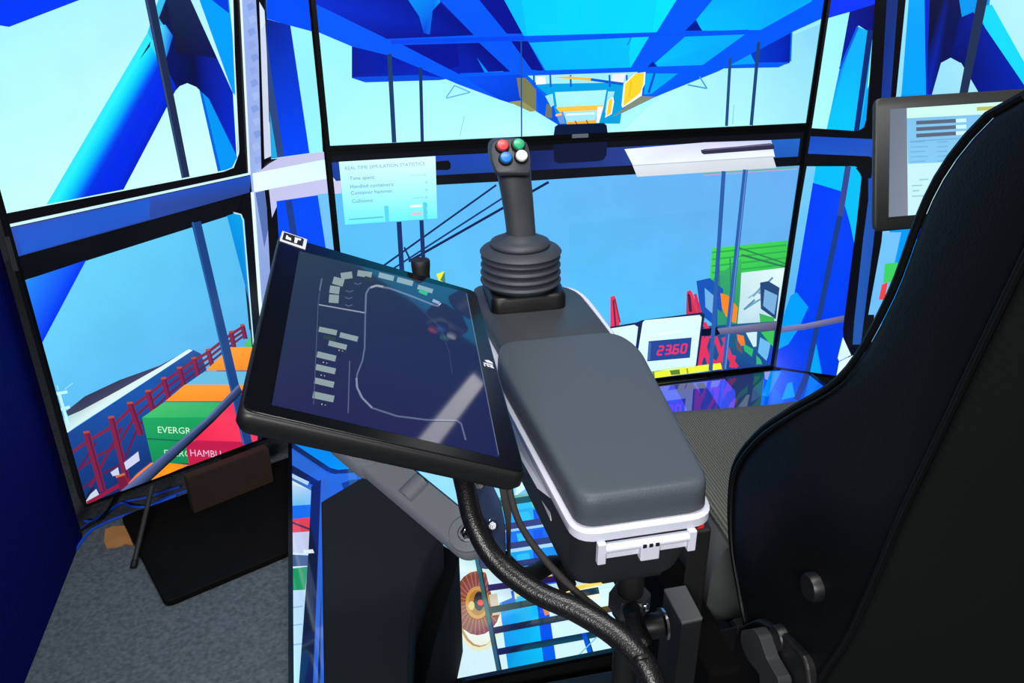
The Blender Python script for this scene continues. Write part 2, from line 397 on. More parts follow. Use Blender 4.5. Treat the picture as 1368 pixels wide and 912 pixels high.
# lashing bridges: red posts and rails
posts = [(115, 577, 137, 655), (148, 557, 169, 640), (173, 538, 188, 580), (197, 522, 206, 556), (218, 505, 226, 535), (239, 491, 246, 516), (258, 478, 265, 502), (277, 467, 283, 488), (308, 443, 312, 464), (323, 434, 327, 452)]
for k in (0, 1, 2):
    pr_ = [(p[0]+(p[2]-p[0])*(.14+.3*k), p[1]+(p[3]-p[1])*(.14+.3*k)) for p in posts]
    S.path([(84, 612+k*30)]+pr_, 4-k*.6, [(128, 34, 66), (112, 30, 70), (96, 26, 70)][k])
S.line((120, 650), (162, 570), 4, (110, 30, 74)); S.line((96, 640), (128, 590), 3, (90, 30, 80))
for i, p in enumerate(posts): S.line((p[0], p[1]), (p[2], p[3]), 9-i*.35, (128, 32, 70)); S.line((p[0]+2.2, p[1]), (p[2]+2.2, p[3]), 2.2, (92, 24, 62)); S.line((p[0]-4+i*.15, p[1]), (p[0]+4-i*.15, p[1]-1), 3, (180, 76, 56))
S.poly([(165, 617), (184, 602), (186, 614), (168, 627)], (200, 208, 236)); S.poly([(147, 630), (157, 623), (159, 633), (150, 635)], (200, 208, 232))
S.poly([(110, 668), (128, 652), (132, 660), (114, 672)], (196, 214, 232)); S.line((110, 672), (124, 650), 3, (24, 30, 70)); S.line((116, 671), (172, 640), 5, (150, 24, 60)); S.poly([(155, 634), (164, 632), (172, 650), (160, 656)], (112, 26, 60)); S.line((154, 636), (166, 632), 3, (200, 110, 60))
# stacked containers
S.poly([(324, 461), (334, 449), (336, 464)], (70, 196, 100))
S.poly([(308, 463), (345, 463), (345, 494), (274, 494)], [(255, 162, 36), (255, 150, 22), (250, 132, 14), (255, 148, 24)])
S.poly([(273, 495), (345, 495), (345, 513), (247, 513)], (104, 186, 220))
S.poly([(246, 513), (345, 513), (345, 535), (220, 535)], [(255, 160, 40), (255, 150, 26), (250, 140, 20), (255, 148, 24)])
S.poly([(219, 536), (345, 536), (345, 556), (189, 557)], [(70, 190, 110), (40, 170, 90), (30, 160, 90), (60, 190, 110)])
S.poly([(189, 557), (345, 556), (345, 620), (203, 617)], [(30, 164, 96), (22, 156, 90), (20, 130, 80), (20, 140, 86)])
S.line((196, 585), (262, 589), 2, (18, 110, 76))
S.text('EVERGR', (209.5, 577), (45, 1.6), (-.8, -8.5), (206, 250, 214)); S.text('EVERG', (218, 608), (36, 1), (-.5, -8.5), (190, 240, 204))
S.poly([(262, 580), (285, 558), (322, 520), (345, 520), (345, 596), (258, 590)], [(226, 40, 78), (244, 52, 88), (240, 48, 84), (232, 50, 84), (250, 60, 96), (236, 42, 84)])
S.poly([(247, 592), (262, 587), (318, 589), (345, 592), (345, 620), (252, 622)], [(190, 26, 74), (202, 30, 78), (196, 28, 76), (186, 28, 76), (180, 24, 70), (200, 30, 78)])
S.text('HAMBU', (253, 608), (42, 2), (-1, -9), (226, 184, 214))
S.poly([(201, 617), (222, 617), (252, 620), (197, 643), (170, 645), (182, 632)], [(255, 140, 40), (255, 150, 20), (255, 140, 20), (255, 170, 30), (240, 120, 70), (240, 120, 60)])
S.poly([(343, 520), (420, 520), (420, 640), (343, 590)], (20, 30, 60))
# pole and hand rail seen through the window
S.line((261, 296), (331, 592), 13, (24, 64, 128), 11); S.line((256.5, 296), (324, 592), 2, (40, 90, 160))
S.poly([(318, 512), (323, 523), (286, 561), (198, 643), (186, 650), (160, 657), (275, 560)], [(70, 84, 130), (14, 16, 30), (8, 10, 20), (6, 8, 16), (10, 14, 30), (90, 110, 170), (60, 80, 130)])
S.path([(318, 514), (276, 558), (162, 655)], 3, (92, 108, 156))
# pillar between side and front windows
S.poly([(317, 284), (327, 290), (337, 450), (350, 600), (372, 600), (360, 300), (352, 240), (325, 262)], (5, 6, 12))
S.path([(311, 283.5), (321, 286), (324, 294), (337, 452), (346, 560)], 1.8, (190, 230, 244))
S.poly([(320, -40), (341, -40), (350, 236), (362, 330), (372, 470), (352, 470), (336, 262), (331, 205)], [(150, 176, 236), (150, 176, 236), (160, 180, 232), (140, 160, 216), (120, 140, 200), (130, 150, 210), (150, 176, 236), (150, 176, 236)])
for k in range(14):
    yy = 6+k*17; xx = 327+yy*.04+random.random()*4
    S.poly([(xx, yy), (xx+8, yy-3), (xx+12, yy+4), (xx+3, yy+9)], random.choice([(132, 160, 226), (164, 188, 240), (144, 168, 230)]))
S.path([(319, -30), (325, 90), (332, 232)], 3, (226, 246, 250)); S.path([(336, 256), (346, 400), (352, 470)], 4.5, (226, 250, 252))
S.poly([(340, 257), (352, 254), (358, 300), (352, 330)], (84, 112, 178))
S.path([(342, -10), (346, 60), (350, 232)], 4, (4, 5, 10)); S.poly([(342, -20), (356, -20), (351, 12), (345, 4)], (10, 12, 20))
S.poly([(354, 255), (371, 250), (374, 330), (384, 480), (366, 480)], (5, 6, 12))
# narrow part of the front window
S.poly([(345, 2), (352, 14), (355, 70), (361, 208), (352, 212)], (206, 216, 240)); S.poly([(345, 2), (351, 14), (353, 30), (347, 40)], (220, 236, 246))
S.grad([(353, -40), (414, -40), (430, 205), (361, 212)], [(150, 240, 250), (150, 240, 250), (152, 244, 252), (150, 240, 250)])
S.poly([(353, -60), (416, -60), (416, 42), (386, 34), (355, 25)], (0, 78, 252))
S.grad([(354, 25), (386.5, 34), (412, 204), (361, 211)], [(10, 34, 136), (8, 44, 176), (0, 70, 255), (0, 70, 250)], 8)
S.poly([(354, 40), (360, 90), (378, 208), (368, 210), (358, 160)], (44, 72, 128)); S.poly([(359, 148), (369, 209), (361, 210)], (30, 170, 226))
S.poly([(358, 218), (372, 210), (432, 202), (432, 215), (338, 234)], (196, 196, 234))
S.poly([(336, 231), (362, 226), (434, 212), (436, 238), (372, 250), (338, 256)], [(226, 250, 252), (230, 252, 252), (214, 246, 248), (222, 250, 250), (226, 250, 252), (230, 250, 252)])
S.poly([(358, 252), (436, 238), (438, 259), (376, 268), (368, 276), (362, 290)], (196, 198, 236))
S.grad([(368, 268), (437, 258), (470, 520), (384, 520)], [(0, 76, 250), (112, 192, 248), (90, 180, 240), (0, 60, 230)], 1)
S.poly([(368, 269), (376, 267), (423, 260), (434, 332), (450, 520), (384, 520), (373, 330)], (0, 74, 252))
S.poly([(423, 259), (438, 257), (470, 520), (452, 520), (434, 332)], (112, 192, 248))
S.line((384, 267), (394, 332), 9, (26, 60, 142)); S.line((394, 332), (416, 500), 9, (26, 60, 142)); S.poly([(371, 318), (376, 340), (373, 360)], (30, 170, 230))
S.build('screen_picture', 'screen', tL)
bq = oL-eL*.0
n_ = eL.cross(EZ)
zbd = onp(12, 340, oL+n_*.006, n_).z
obj('badge', prism([oL-eL*.012+EZ*(zbd-oL.z-.045), oL+eL*.0005+EZ*(zbd-oL.z-.045), oL+eL*.0005+EZ*(zbd-oL.z+.045), oL-eL*.012+EZ*(zbd-oL.z+.045)], n_*.007), 'monf', tL, label='small grey badge on the edge')
for u in (.46, .8):
    obj('foot', prism([oL+eL*(u-.03)-n_*.05-EZ*oL.z, oL+eL*(u+.03)-n_*.05-EZ*oL.z, oL+eL*(u+.03)-n_*.05+EZ*.03, oL+eL*(u-.03)-n_*.05+EZ*.03], n_*.03), 'blk', tL)

# ---- centre lower display
oC = Vector((X0+.002, DY, ZB)); eC = Vector((1, 0, 0)); WC = WW-.004
tC, S = display('wide lower centre display showing the sea and a 23.60 readout', oC, eC, WC, HH-.001, .014, 'wall displays')
S.grad([(436, 200), (1075, 172), (1040, 495), (470, 540)], [(92, 190, 250), (108, 170, 238), (82, 180, 242), (88, 198, 250)], 8)
S.grad([(760, 300), (960, 280), (960, 430), (760, 430)], [(90, 182, 242), (98, 174, 238), (84, 190, 248), (82, 194, 250)], 6)
S.poly([(430, 195), (1080, 160), (1070, 221), (583, 247), (443, 252)], (10, 13, 20))
S.poly([(443, 217), (583, 208), (1069, 185), (1066, 209), (583, 234), (443, 241)], [(28, 62, 160), (30, 66, 176), (34, 100, 196), (30, 92, 186), (38, 82, 190), (24, 60, 150)])
S.poly([(700, 202), (860, 195), (858, 232), (700, 240)], [(20, 30, 90), (40, 66, 150), (40, 66, 150), (16, 36, 110)]); S.poly([(700, 228), (858, 220), (856, 232), (700, 242)], (12, 14, 22))
S.line((940, 232), (1065, 223.5), 1.6, (90, 190, 140)); S.line((940, 234), (1065, 225.5), 1.4, (190, 160, 210))
S.poly([(581, 216), (599, 214), (602, 218), (602, 225), (598, 227), (581, 227)], (8, 10, 18))
S.poly([(443, 234), (449, 242), (444, 243)], (226, 244, 250)); S.poly([(444, 242), (456, 241), (456, 258), (446, 259)], (206, 204, 240))
# ropes and poles seen through the window
S.line((512, 355), (663, 247), 2.6, (20, 44, 96)); S.line((546, 349), (733, 243), 3.4, (14, 34, 84)); S.line((520, 362), (700, 246), 2.4, (24, 56, 116)); S.path([(540, 330), (548, 347), (552, 350), (556, 346)], 2.4, (16, 40, 90))
S.line((533, 296), (538, 380), 6.5, (22, 48, 104)); S.line((563, 294), (567, 380), 5.5, (22, 48, 104))
S.poly([(583, 366), (594, 362), (595, 378), (588, 380)], (236, 240, 40)); S.poly([(594, 362), (595, 378), (588, 374)], (70, 130, 110))
# statistics panel
pa = [(452.7, 216), (581.7, 208.4), (584.2, 291.5), (461, 300)]
S.grad(pa, [(210, 255, 252), (220, 255, 252), (104, 246, 252), (110, 244, 252)], 8)
S.poly([(513, 275), (519, 274.5), (520, 296), (515, 296.5)], (90, 216, 240)); S.poly([(565, 270), (570, 270), (571, 292.5), (566, 293)], (90, 216, 240))
dk = (104, 150, 196)
S.text('REAL TIME SIMULATION STATISTICS', (460.5, 227), (107, -6.5), (-.3, -4.6), (120, 160, 206))
for t, x, y, w in (('Time spent:', 467, 240.5, 34), ('Handled containers:', 467.5, 251.5, 59), ('Container hammer:', 468.5, 260, 57), ('Collisions:', 470, 271, 29)): S.text(t, (x, y), (w, -w*.058), (-.3, -4.8), (92, 138, 190))
S.text('00:00:00', (547, 236), (23, -1.3), (-.2, -3.4), (170, 216, 226))
for y in (245, 255, 265, 275.5, 285): S.text('0', (568, y), (3.4, -.2), (-.2, -3.4), (110, 190, 214))
S.line((548, 275.3), (563.5, 274.4), 3, (250, 255, 255)); S.line((549.5, 285.6), (564, 284.6), 3, (250, 186, 204)); S.line((466, 293), (512, 289.5), 1.6, (90, 190, 214))
S.line((551, 264.5), (566, 263.5), 1, (150, 216, 226))
# dark case under the roof, white lamp case with a tube
S.poly([(739, 186), (811, 183), (810, 207), (806, 213), (800, 215), (746, 218), (740, 215)], (12, 22, 54))
S.poly([(834, 199), (941, 190), (1030, 187), (1035, 209), (846, 222)], [(236, 244, 252), (214, 214, 246), (190, 200, 240), (244, 252, 252), (240, 250, 252)])
S.poly([(845, 221), (1032, 208), (1037, 224), (851, 236)], [(226, 232, 240), (216, 222, 230), (206, 212, 222), (218, 222, 230)]); S.line((845, 221), (1033, 209), 1.2, (186, 196, 214))
S.poly([(936, 200), (1029, 191), (1034, 194), (1034, 199), (940, 206), (937, 204)], (48, 48, 74)); S.line((940, 200), (1030, 192.5), 2, (98, 96, 130))
# containers on the ship
S.poly([(951, 331), (1052, 321), (1050, 360), (990, 366), (992, 430), (947, 380)], [(70, 214, 80), (60, 206, 80), (56, 196, 84), (56, 200, 90), (60, 160, 90), (60, 206, 90)])
for k in range(4): S.line((951, 337+k*9), (1050, 327+k*8.5), 2.2, (44, 172, 76))
S.poly([(952, 372), (990, 345), (992, 450), (955, 460)], [(50, 160, 110), (60, 180, 100), (40, 140, 100), (40, 120, 110)])
S.line((960, 350), (962, 420), 2, (44, 140, 90)); S.line((975, 345), (977, 420), 2, (44, 140, 90))
S.poly([(930, 375), (948, 371), (966, 386), (962, 440), (936, 420)], (24, 84, 184)); S.poly([(941, 384), (955, 396), (953, 420), (942, 410)], (110, 176, 230))
S.poly([(990, 364), (1049, 357), (1042, 440), (1036, 470), (984, 440), (988, 400)], [(206, 236, 240), (226, 250, 250), (210, 240, 246), (150, 200, 226), (180, 214, 230), (196, 226, 236)])
S.line((990, 340), (1048, 356), 2.5, (50, 120, 90)); S.line((985, 330), (1050, 352), 2, (50, 130, 80))
for k in range(7): a = 992+random.random()*30; b = 385+random.random()*45; S.line((a, b), (a+10+random.random()*16, b-8-random.random()*10), 2.5, random.choice([(110, 160, 190), (90, 140, 176), (150, 190, 206)]))
S.poly([(1015, 377), (1026, 375), (1041, 384), (1036, 426), (1016, 412)], (36, 70, 120)); S.poly([(1021, 386), (1038, 394), (1034, 420), (1019, 408)], (120, 176, 222))
S.poly([(962, 391), (972, 394), (985, 410), (983, 431), (972, 428), (964, 410)], (250, 136, 34)); S.poly([(958, 412), (972, 424), (972, 440), (958, 436)], (44, 150, 110))
S.poly([(1014, 418), (1034, 424), (1034, 446), (1016, 440)], (60, 180, 90))
S.poly([(930, 436), (1040, 428), (1034, 490), (925, 497)], [(30, 70, 140), (30, 110, 130), (26, 70, 150), (30, 60, 130)])
S.poly([(996, 444), (1011, 442), (1010, 462), (1006, 463)], (206, 236, 246)); S.poly([(1015, 450), (1029, 458), (1024, 482), (1012, 470)], (110, 186, 240)); S.poly([(1016, 443), (1034, 441), (1032, 462), (1026, 456)], (60, 196, 90)); S.poly([(992, 458), (1006, 466), (1004, 476), (994, 468)], (50, 180, 110)); S.poly([(1010, 474), (1016, 480), (1018, 486), (1010, 486)], (60, 180, 120))
S.poly([(984, 446), (993, 448), (995, 459), (990, 462), (985, 454)], (246, 126, 36)); S.poly([(982, 452), (990, 464), (992, 472), (984, 466)], (110, 80, 80)); S.poly([(1030, 464), (1036, 460), (1033, 486), (1022, 484)], (30, 70, 200))
# red lashing bridges
S.poly([(815, 396), (821, 394), (828, 428), (826, 440), (815, 440)], (232, 56, 96)); S.line((819, 400), (822, 436), 2.5, (110, 36, 70)); S.line((821, 398), (828, 430), 2, (150, 40, 70))
S.poly([(917, 389), (922, 387), (934, 412), (934, 420), (916, 420)], (206, 50, 90)); S.line((920, 392), (922, 416), 4, (60, 36, 70)); S.line((922, 390), (932, 416), 4, (224, 56, 96)); S.line((928, 392), (936, 420), 4, (200, 50, 90))
for (a, b) in (((938, 450), (934, 490)), ((937, 447), (948, 490)), ((945, 449), (935, 482)), ((952, 452), (948, 490)), ((955, 449), (968, 488)), ((968, 460), (958, 486)), ((966, 450), (980, 490)), ((940, 430), (952, 452)), ((972, 474), (984, 490)), ((980, 474), (976, 490)), ((936, 470), (966, 492))): S.line(a, b, 5.5, (226, 50, 92))
# white readout box on the hand rail
S.poly([(795, 439), (850, 430), (857, 427), (937, 416.5), (941, 420), (931, 491), (929, 494), (865, 500), (800, 500)], (26, 40, 84))
S.poly([(790, 442), (847, 433), (852, 436), (848, 470), (846, 492), (800, 500)], [(222, 252, 250), (222, 252, 250), (214, 246, 250), (206, 240, 248), (200, 236, 246), (210, 240, 246)])
S.poly([(858, 430), (861, 427), (934, 420), (937, 423), (929, 487), (926, 490), (866, 496), (850, 480)], [(224, 255, 250), (224, 255, 250), (226, 255, 252), (220, 250, 250), (214, 246, 250), (214, 248, 250), (216, 250, 250), (214, 250, 250)])
S.line((878, 446), (911, 441.5), 3, (236, 252, 250))
S.poly([(866, 455), (923.5, 450), (921, 477), (864, 482)], (38, 72, 150)); S.poly([(866, 457), (869.5, 456.6), (868, 480), (864.5, 480.5)], (70, 104, 176))
S.digits('23.60', (877.5, 473.2), (10.4, -.95), (2.2, -11), (6.2, -.6), 2.3, (240, 50, 100))
S.poly([(850, 499), (947, 485.5), (962, 484), (964, 492), (868, 505)], (236, 248, 44)); S.poly([(894, 494), (907, 492.5), (908, 499), (896, 500)], (90, 130, 70)); S.line((872, 495), (873, 503), 2.5, (120, 140, 60)); S.line((917, 491), (918, 498), 2, (150, 160, 50)); S.line((876, 494), (915, 489), 1.2, (200, 240, 170))
S.poly([(937, 439), (958, 436), (962, 444), (957, 447), (936, 448)], (8, 10, 22))
S.line((966, 228), (948.5, 494), 5.5, (44, 92, 168)); S.line((995, 226), (966.5, 492), 6.5, (44, 92, 168)); S.line((996.5, 226), (968, 492), 1.6, (90, 140, 210))
S.poly([(957, 438), (990, 434), (1039, 428), (1038, 440), (962, 446)], [(124, 122, 156), (126, 126, 160), (104, 104, 140), (70, 72, 106), (86, 86, 124)])
S.build('screen_picture', 'screen', tC)
for u in (.3, WC-.3): obj('foot', box((oC.x+u, DY+.03, ZB/2+.01), .08, .04, ZB+.02), 'blk', tC)

# ---- centre upper display
tU, S = display('wide upper centre display showing the underside of a blue crane boom', oC+EZ*HH, eC, WC, HH-.001, .014, 'wall displays', z_foot=ZB+HH)
S.grad([(400, -250), (1140, -250), (1080, 170), (436, 195)], [(140, 236, 250), (120, 200, 246), (168, 248, 252), (178, 250, 252)], 8)
S.grad([(421, 40), (700, 150), (740, 180), (438, 192)], [(154, 244, 252), (170, 250, 252), (190, 255, 250), (176, 250, 252)], 6)
S.grad([(900, 110), (1116, 24), (1096, 166), (830, 178)], [(176, 250, 250), (130, 208, 250), (160, 236, 252), (190, 255, 248)], 6)
B0 = (0, 88, 252)
# side platforms
S.poly([(470, 54), (530, 76), (600, 105), (587, 107), (488, 110), (470, 104)], [(0, 24, 160), (0, 24, 170), (0, 40, 200), (0, 40, 200), (0, 30, 180), (0, 26, 160)]); S.poly([(470, 103), (560, 100), (600, 105), (587, 107), (488, 110)], (0, 76, 226)); S.line((475, 54), (477, 102), 1.5, (6, 30, 110))
S.poly([(999, 66), (1057, 37), (1055, 84), (1040, 89), (970, 90)], [(0, 40, 200), (0, 28, 170), (0, 26, 160), (0, 40, 190), (0, 70, 220)]); S.poly([(975, 84), (1055, 83), (1040, 90), (940, 92)], (0, 90, 240)); S.poly([(978, 72), (1000, 66), (1009, 85), (976, 87)], (0, 156, 250)); S.line((1058, 34), (1056, 82), 2, (0, 120, 230))
# boom: girders, cross beams and roof panels
S.poly([(405, -260), (1130, -260), (1104, 22), (1058, 43), (960, 95), (874, 130), (812, 160), (800, 168), (748, 168), (715, 148), (667, 133), (613, 113), (523, 75), (470, 62), (418, 40)], B0)
S.poly([(613, 99), (696, 97), (717, 148), (667, 133)], [(0, 84, 250), (0, 70, 230), (0, 50, 200), (0, 60, 220)])
S.poly([(380, -90), (470, -90), (587, 0), (633, 47), (517, 52), (421, 5)], [(4, 20, 130), (4, 20, 130), (10, 26, 160), (0, 14, 140), (6, 20, 150), (0, 44, 210)])
S.poly([(500, -60), (585, -30), (588, 3), (578, 14), (574, 46), (566, 44), (560, 22), (540, -8)], [(0, 150, 250), (0, 140, 250), (0, 150, 250), (0, 110, 240), (0, 100, 230), (0, 70, 220), (0, 120, 240), (0, 150, 250)])
S.poly([(538, 60), (640, 57), (683, 97), (613, 99)], [(0, 40, 190), (4, 12, 130), (2, 12, 140), (0, 30, 180)]); S.poly([(637, 77), (652, 96), (672, 95), (673, 97), (648, 98)], (0, 140, 244)); S.poly([(538, 60), (610, 58), (614, 88), (600, 92)], (2, 16, 150))
S.poly([(632, -10), (668, -10), (698, 45), (677, 45)], (2, 16, 150)); S.poly([(683, 55), (705, 55), (727, 95), (710, 93)], (4, 16, 140))
S.grad([(600, -260), (940, -260), (877, 43), (700, 48)], [(0, 196, 255), (0, 196, 255), (0, 216, 255), (0, 206, 255)], 4); S.poly([(668, -10), (600, -260), (660, -260), (704, 48), (699, 47)], (0, 190, 250))
S.poly([(880, -20), (916, -20), (877, 43), (872, 40)], (0, 224, 255))
S.grad([(707, 57), (867, 49), (842, 91), (730, 96)], [(0, 180, 255), (0, 196, 255), (0, 190, 252), (0, 176, 250)], 4); S.poly([(844, 50), (867, 49), (842, 91), (840, 70)], (0, 216, 255)); S.line((844, 48), (838, 60), 1.2, (0, 110, 220))
S.poly([(968, -20), (1090, -30), (1084, 2), (1016, 40), (937, 41), (930, 26)], [(0, 160, 250), (0, 150, 250), (0, 170, 250), (0, 176, 252), (0, 190, 255), (0, 190, 255)]); S.poly([(915, 41), (929, 27), (938, 41)], (0, 26, 150)); S.poly([(915, 49), (995, 46), (938, 87), (879, 90), (875, 84)], [(0, 180, 255), (0, 168, 250), (0, 172, 250), (0, 180, 252), (0, 190, 255)]); S.poly([(864, 90), (872, 82), (878, 91)], (0, 30, 150))
S.line((700, 52.5), (1000, 42), 5, (0, 84, 244)); S.line((522, 56), (700, 51), 6, (0, 72, 240)); S.line((615, 100), (940, 89), 4.5, (0, 90, 244))
# far end of the boom: yellow gantry
sk = (170, 244, 252)
S.poly([(703, 100), (862, 96), (905, 100), (874, 130), (812, 160), (800, 168), (748, 168), (716, 148)], (0, 96, 240))
S.poly([(705, 101), (852, 96), (838, 112), (720, 114)], (160, 236, 250))
S.poly([(716, 112), (836, 110), (828, 165), (742, 165), (738, 132), (718, 116)], (0, 160, 226))
S.poly([(716, 102), (728, 102), (729, 112), (716, 113)], (246, 246, 240)); S.poly([(818, 99), (836, 98), (832, 110), (816, 110)], (240, 240, 240))
for x in (713, 735, 762, 814, 837): S.line((x, 100), (x+.5, 116), 2.4, (0, 90, 214))
S.poly([(760, 102), (790, 104), (790, 108), (735, 103)], (250, 190, 60)); S.line((789, 106), (832, 112), 3.5, (0, 88, 214))
S.poly([(690, 104), (702, 104), (716, 120), (716, 148), (704, 144), (694, 130)], (122, 124, 84)); S.poly([(680, 136), (696, 134), (717, 148), (708, 149)], (150, 150, 90)); S.poly([(716, 118), (738, 138), (748, 168), (720, 150)], (0, 82, 236)); S.poly([(730, 138), (737, 142), (737, 158), (728, 155)], (110, 118, 100))
S.poly([(741, 123), (810, 120), (806, 143), (744, 144)], sk); S.poly([(728, 128), (738, 125), (740, 140), (736, 143)], (150, 230, 250)); S.poly([(812, 122), (821, 122), (812, 152), (808, 150)], (160, 234, 250))
S.poly([(742, 143), (806, 140), (805, 147), (796, 147), (748, 150)], (255, 200, 66)); S.poly([(743, 153), (752, 148), (754, 165), (748, 165)], (110, 150, 220)); S.poly([(752, 149), (798, 147), (795, 162), (757, 163)], (166, 232, 250)); S.line((756, 153), (794, 151), 2.6, (240, 250, 252)); S.poly([(756, 163), (796, 160), (795, 168), (758, 168)], (250, 180, 50)); S.line((768, 161), (771, 167), 1.6, (150, 100, 40)); S.line((783, 160), (786, 167), 1.6, (150, 100, 40)); S.poly([(798, 142), (806, 142), (800, 164), (796, 164)], (246, 246, 250)); S.line((742, 154), (750, 152), 3, (255, 200, 110))
S.poly([(833, 111), (848, 98), (862, 96), (861, 112), (858, 118), (857, 128), (831, 144), (830, 140)], (250, 250, 250)); S.poly([(835, 112), (849, 98), (860, 97), (859, 112), (855, 124), (832, 142)], (255, 214, 44)); S.line((843, 108), (840, 130), 1, (230, 180, 30))
S.poly([(812, 134), (819, 129), (820, 136), (817, 152), (808, 157)], (250, 250, 250)); S.poly([(813, 134), (818, 131), (816, 150), (810, 155)], (255, 210, 44)); S.poly([(838, 140), (856, 128), (875, 129), (842, 145), (818, 156), (826, 150)], (128, 140, 120)); S.poly([(862, 98), (905, 98), (870, 125), (860, 126)], (0, 168, 240)); S.line((874, 98), (866, 124), 3, (0, 76, 220))
# braces, ropes and hanging case
S.path([(596, 130), (607, 114), (628, 123), (596, 131)], 1.6, (90, 180, 230)); S.line((620, 155), (614, 182), 1.2, (150, 220, 240)); S.path([(918, 113), (944, 118), (934, 102)], 1.8, (60, 150, 220))
S.line((520, 72), (526.5, 190), 6, (28, 60, 108)); S.line((561.5, 90), (564, 189), 4.4, (24, 54, 104)); S.line((696, 53), (696.5, 182), 1.8, (30, 80, 160))
S.line((975, 77), (970, 168), 4, (36, 76, 130)); S.line((1013, 56), (1003, 167), 4.5, (30, 66, 120)); S.line((980, 140), (978, 166), 1.5, (150, 210, 240))
S.poly([(739, 182), (741, 169), (745, 166), (806, 164), (810, 167), (812, 182)], [(12, 26, 66), (10, 24, 62), (16, 34, 86), (0, 18, 50), (0, 16, 50), (4, 20, 54)])
S.build('screen_picture', 'screen', tU)
pA, pB = onp(764, 180, (0, DY-.006, 0), (0, 1, 0)), onp(786, 179, (0, DY-.006, 0), (0, 1, 0))
obj('badge', box(((pA.x+pB.x)/2, DY-.0075, ZB+HH+.008), pB.x-pA.x, .005, .013), 'grey', tU, bev=.002, label='small silver badge on the bezel')

# ---- right display (portrait)
eR = Vector((math.cos(AR_), -math.sin(AR_), 0)); oR = Vector((X0+WW, DY, ZB-.004))
tR, S = display('tall upright display on the right showing dark blue crane columns', oR, eR, WP, WW, .009, 'wall displays')
S.fill((5, 6, 12))
S.grad([(1085, -200), (1190, -200), (1160, 176), (1084, 172)], [(120, 226, 250), (120, 226, 250), (170, 252, 252), (178, 254, 248)], 6)
S.poly([(1085, -200), (1260, -200), (1172, 5), (1135, 16), (1100, 26)], (0, 52, 255))
S.poly([(1135, 16), (1174, 4), (1166, 46), (1147, 34), (1122, 88)], [(4, 20, 140), (0, 8, 110), (0, 8, 120), (0, 20, 140), (0, 30, 170)])
S.poly([(1122, 90), (1145, 35), (1166, 44), (1153, 178), (1104, 174)], [(0, 96, 240), (10, 170, 255), (0, 180, 255), (0, 196, 255), (0, 200, 255)]); S.line((1146, 36), (1122, 92), 3, (0, 90, 240))
S.line((1163, 40), (1144, 177), 8, (12, 42, 116), 7); S.poly([(1158, 120), (1162, 112), (1155, 178), (1148, 177)], (0, 160, 246))
S.poly([(1173, -60), (1162, 100), (1157, 160), (1154, 170), (1146, 175), (1084, 171), (1080, 186), (1180, 190), (1192, -60)], (4, 5, 10))
S.poly([(1188, -60), (1204, -60), (1190, 130), (1182, 186), (1174, 186), (1178, 120)], [(18, 44, 110), (18, 44, 110), (22, 56, 150), (24, 60, 160), (24, 60, 160), (20, 52, 140)])
S.poly([(1082, 182), (1172, 186), (1168, 209), (1078, 205)], [(20, 74, 196), (28, 80, 190), (34, 84, 190), (24, 84, 200)])
S.poly([(1168, 186), (1182, 186), (1166, 330), (1150, 460), (1139, 460), (1148, 330), (1160, 215)], [(26, 76, 180), (26, 76, 180), (36, 90, 180), (30, 84, 170), (30, 84, 170), (36, 88, 176), (28, 80, 180)])
S.grad([(1078, 221), (1150, 222), (1130, 520), (1030, 500)], [(116, 206, 250), (116, 206, 250), (60, 160, 230), (60, 160, 230)], 4)
S.poly([(1090, 221), (1142, 222), (1149, 226), (1151, 234), (1142, 330), (1124, 270), (1084, 258)], (0, 190, 255))
S.poly([(1086, 244), (1123, 255), (1136, 300), (1144, 340), (1131, 440), (1121, 505), (1030, 500), (1060, 400)], [(0, 60, 252), (0, 66, 250), (0, 62, 250), (0, 60, 246), (0, 58, 240), (0, 60, 230), (0, 60, 230), (0, 64, 250)])
S.poly([(1056, 395), (1064, 390), (1080, 410), (1066, 440), (1053, 460), (1040, 466), (1040, 440)], (0, 156, 250)); S.poly([(1090, 456), (1098, 499), (1081, 497)], (0, 160, 250))
S.line((1133, 222), (1122, 290), 8, (56, 72, 142)); S.line((1122, 288), (1077, 505), 7.5, (24, 60, 134), 7)
S.poly([(1142, 222), (1150, 226), (1151, 236), (1144, 300), (1126, 440), (1127, 452), (1136, 472), (1140, 440), (1153, 320), (1166, 222), (1166, 210), (1078, 206), (1076, 222)], (5, 6, 12)); S.poly([(1150, 223), (1152, 240), (1149, 232), (1143, 224)], (5, 6, 12))
S.poly([(1126, 450), (1137, 474), (1121, 482), (1119, 478)], (214, 244, 250)); S.poly([(1121, 483), (1140, 474), (1134, 492), (1117, 504)], (222, 250, 252))
S.poly([(1030, 438), (1076, 432), (1128, 421), (1127, 430), (1075, 440), (1030, 446)], [(120, 124, 170), (136, 134, 176), (110, 110, 150), (70, 74, 120), (90, 96, 150), (90, 96, 150)])
S.grad([(1216, -60), (1420, -60), (1420, 500), (1160, 500)], [(150, 230, 250), (200, 250, 252), (110, 190, 240), (110, 190, 246)], 6)
S.poly([(1180, 310), (1220, 310), (1190, 500), (1160, 500)], (110, 190, 248)); S.poly([(1182, 352), (1240, 348), (1230, 400), (1176, 402)], (60, 206, 96)); S.poly([(1178, 380), (1186, 376), (1182, 400), (1174, 400)], (236, 70, 70))
S.poly([(1217, -40), (1236, -40), (1239, 128), (1204, 128)], (0, 162, 255)); S.poly([(1234, -60), (1250, -60), (1258, 40), (1244, 128), (1237, 128)], (0, 40, 200))
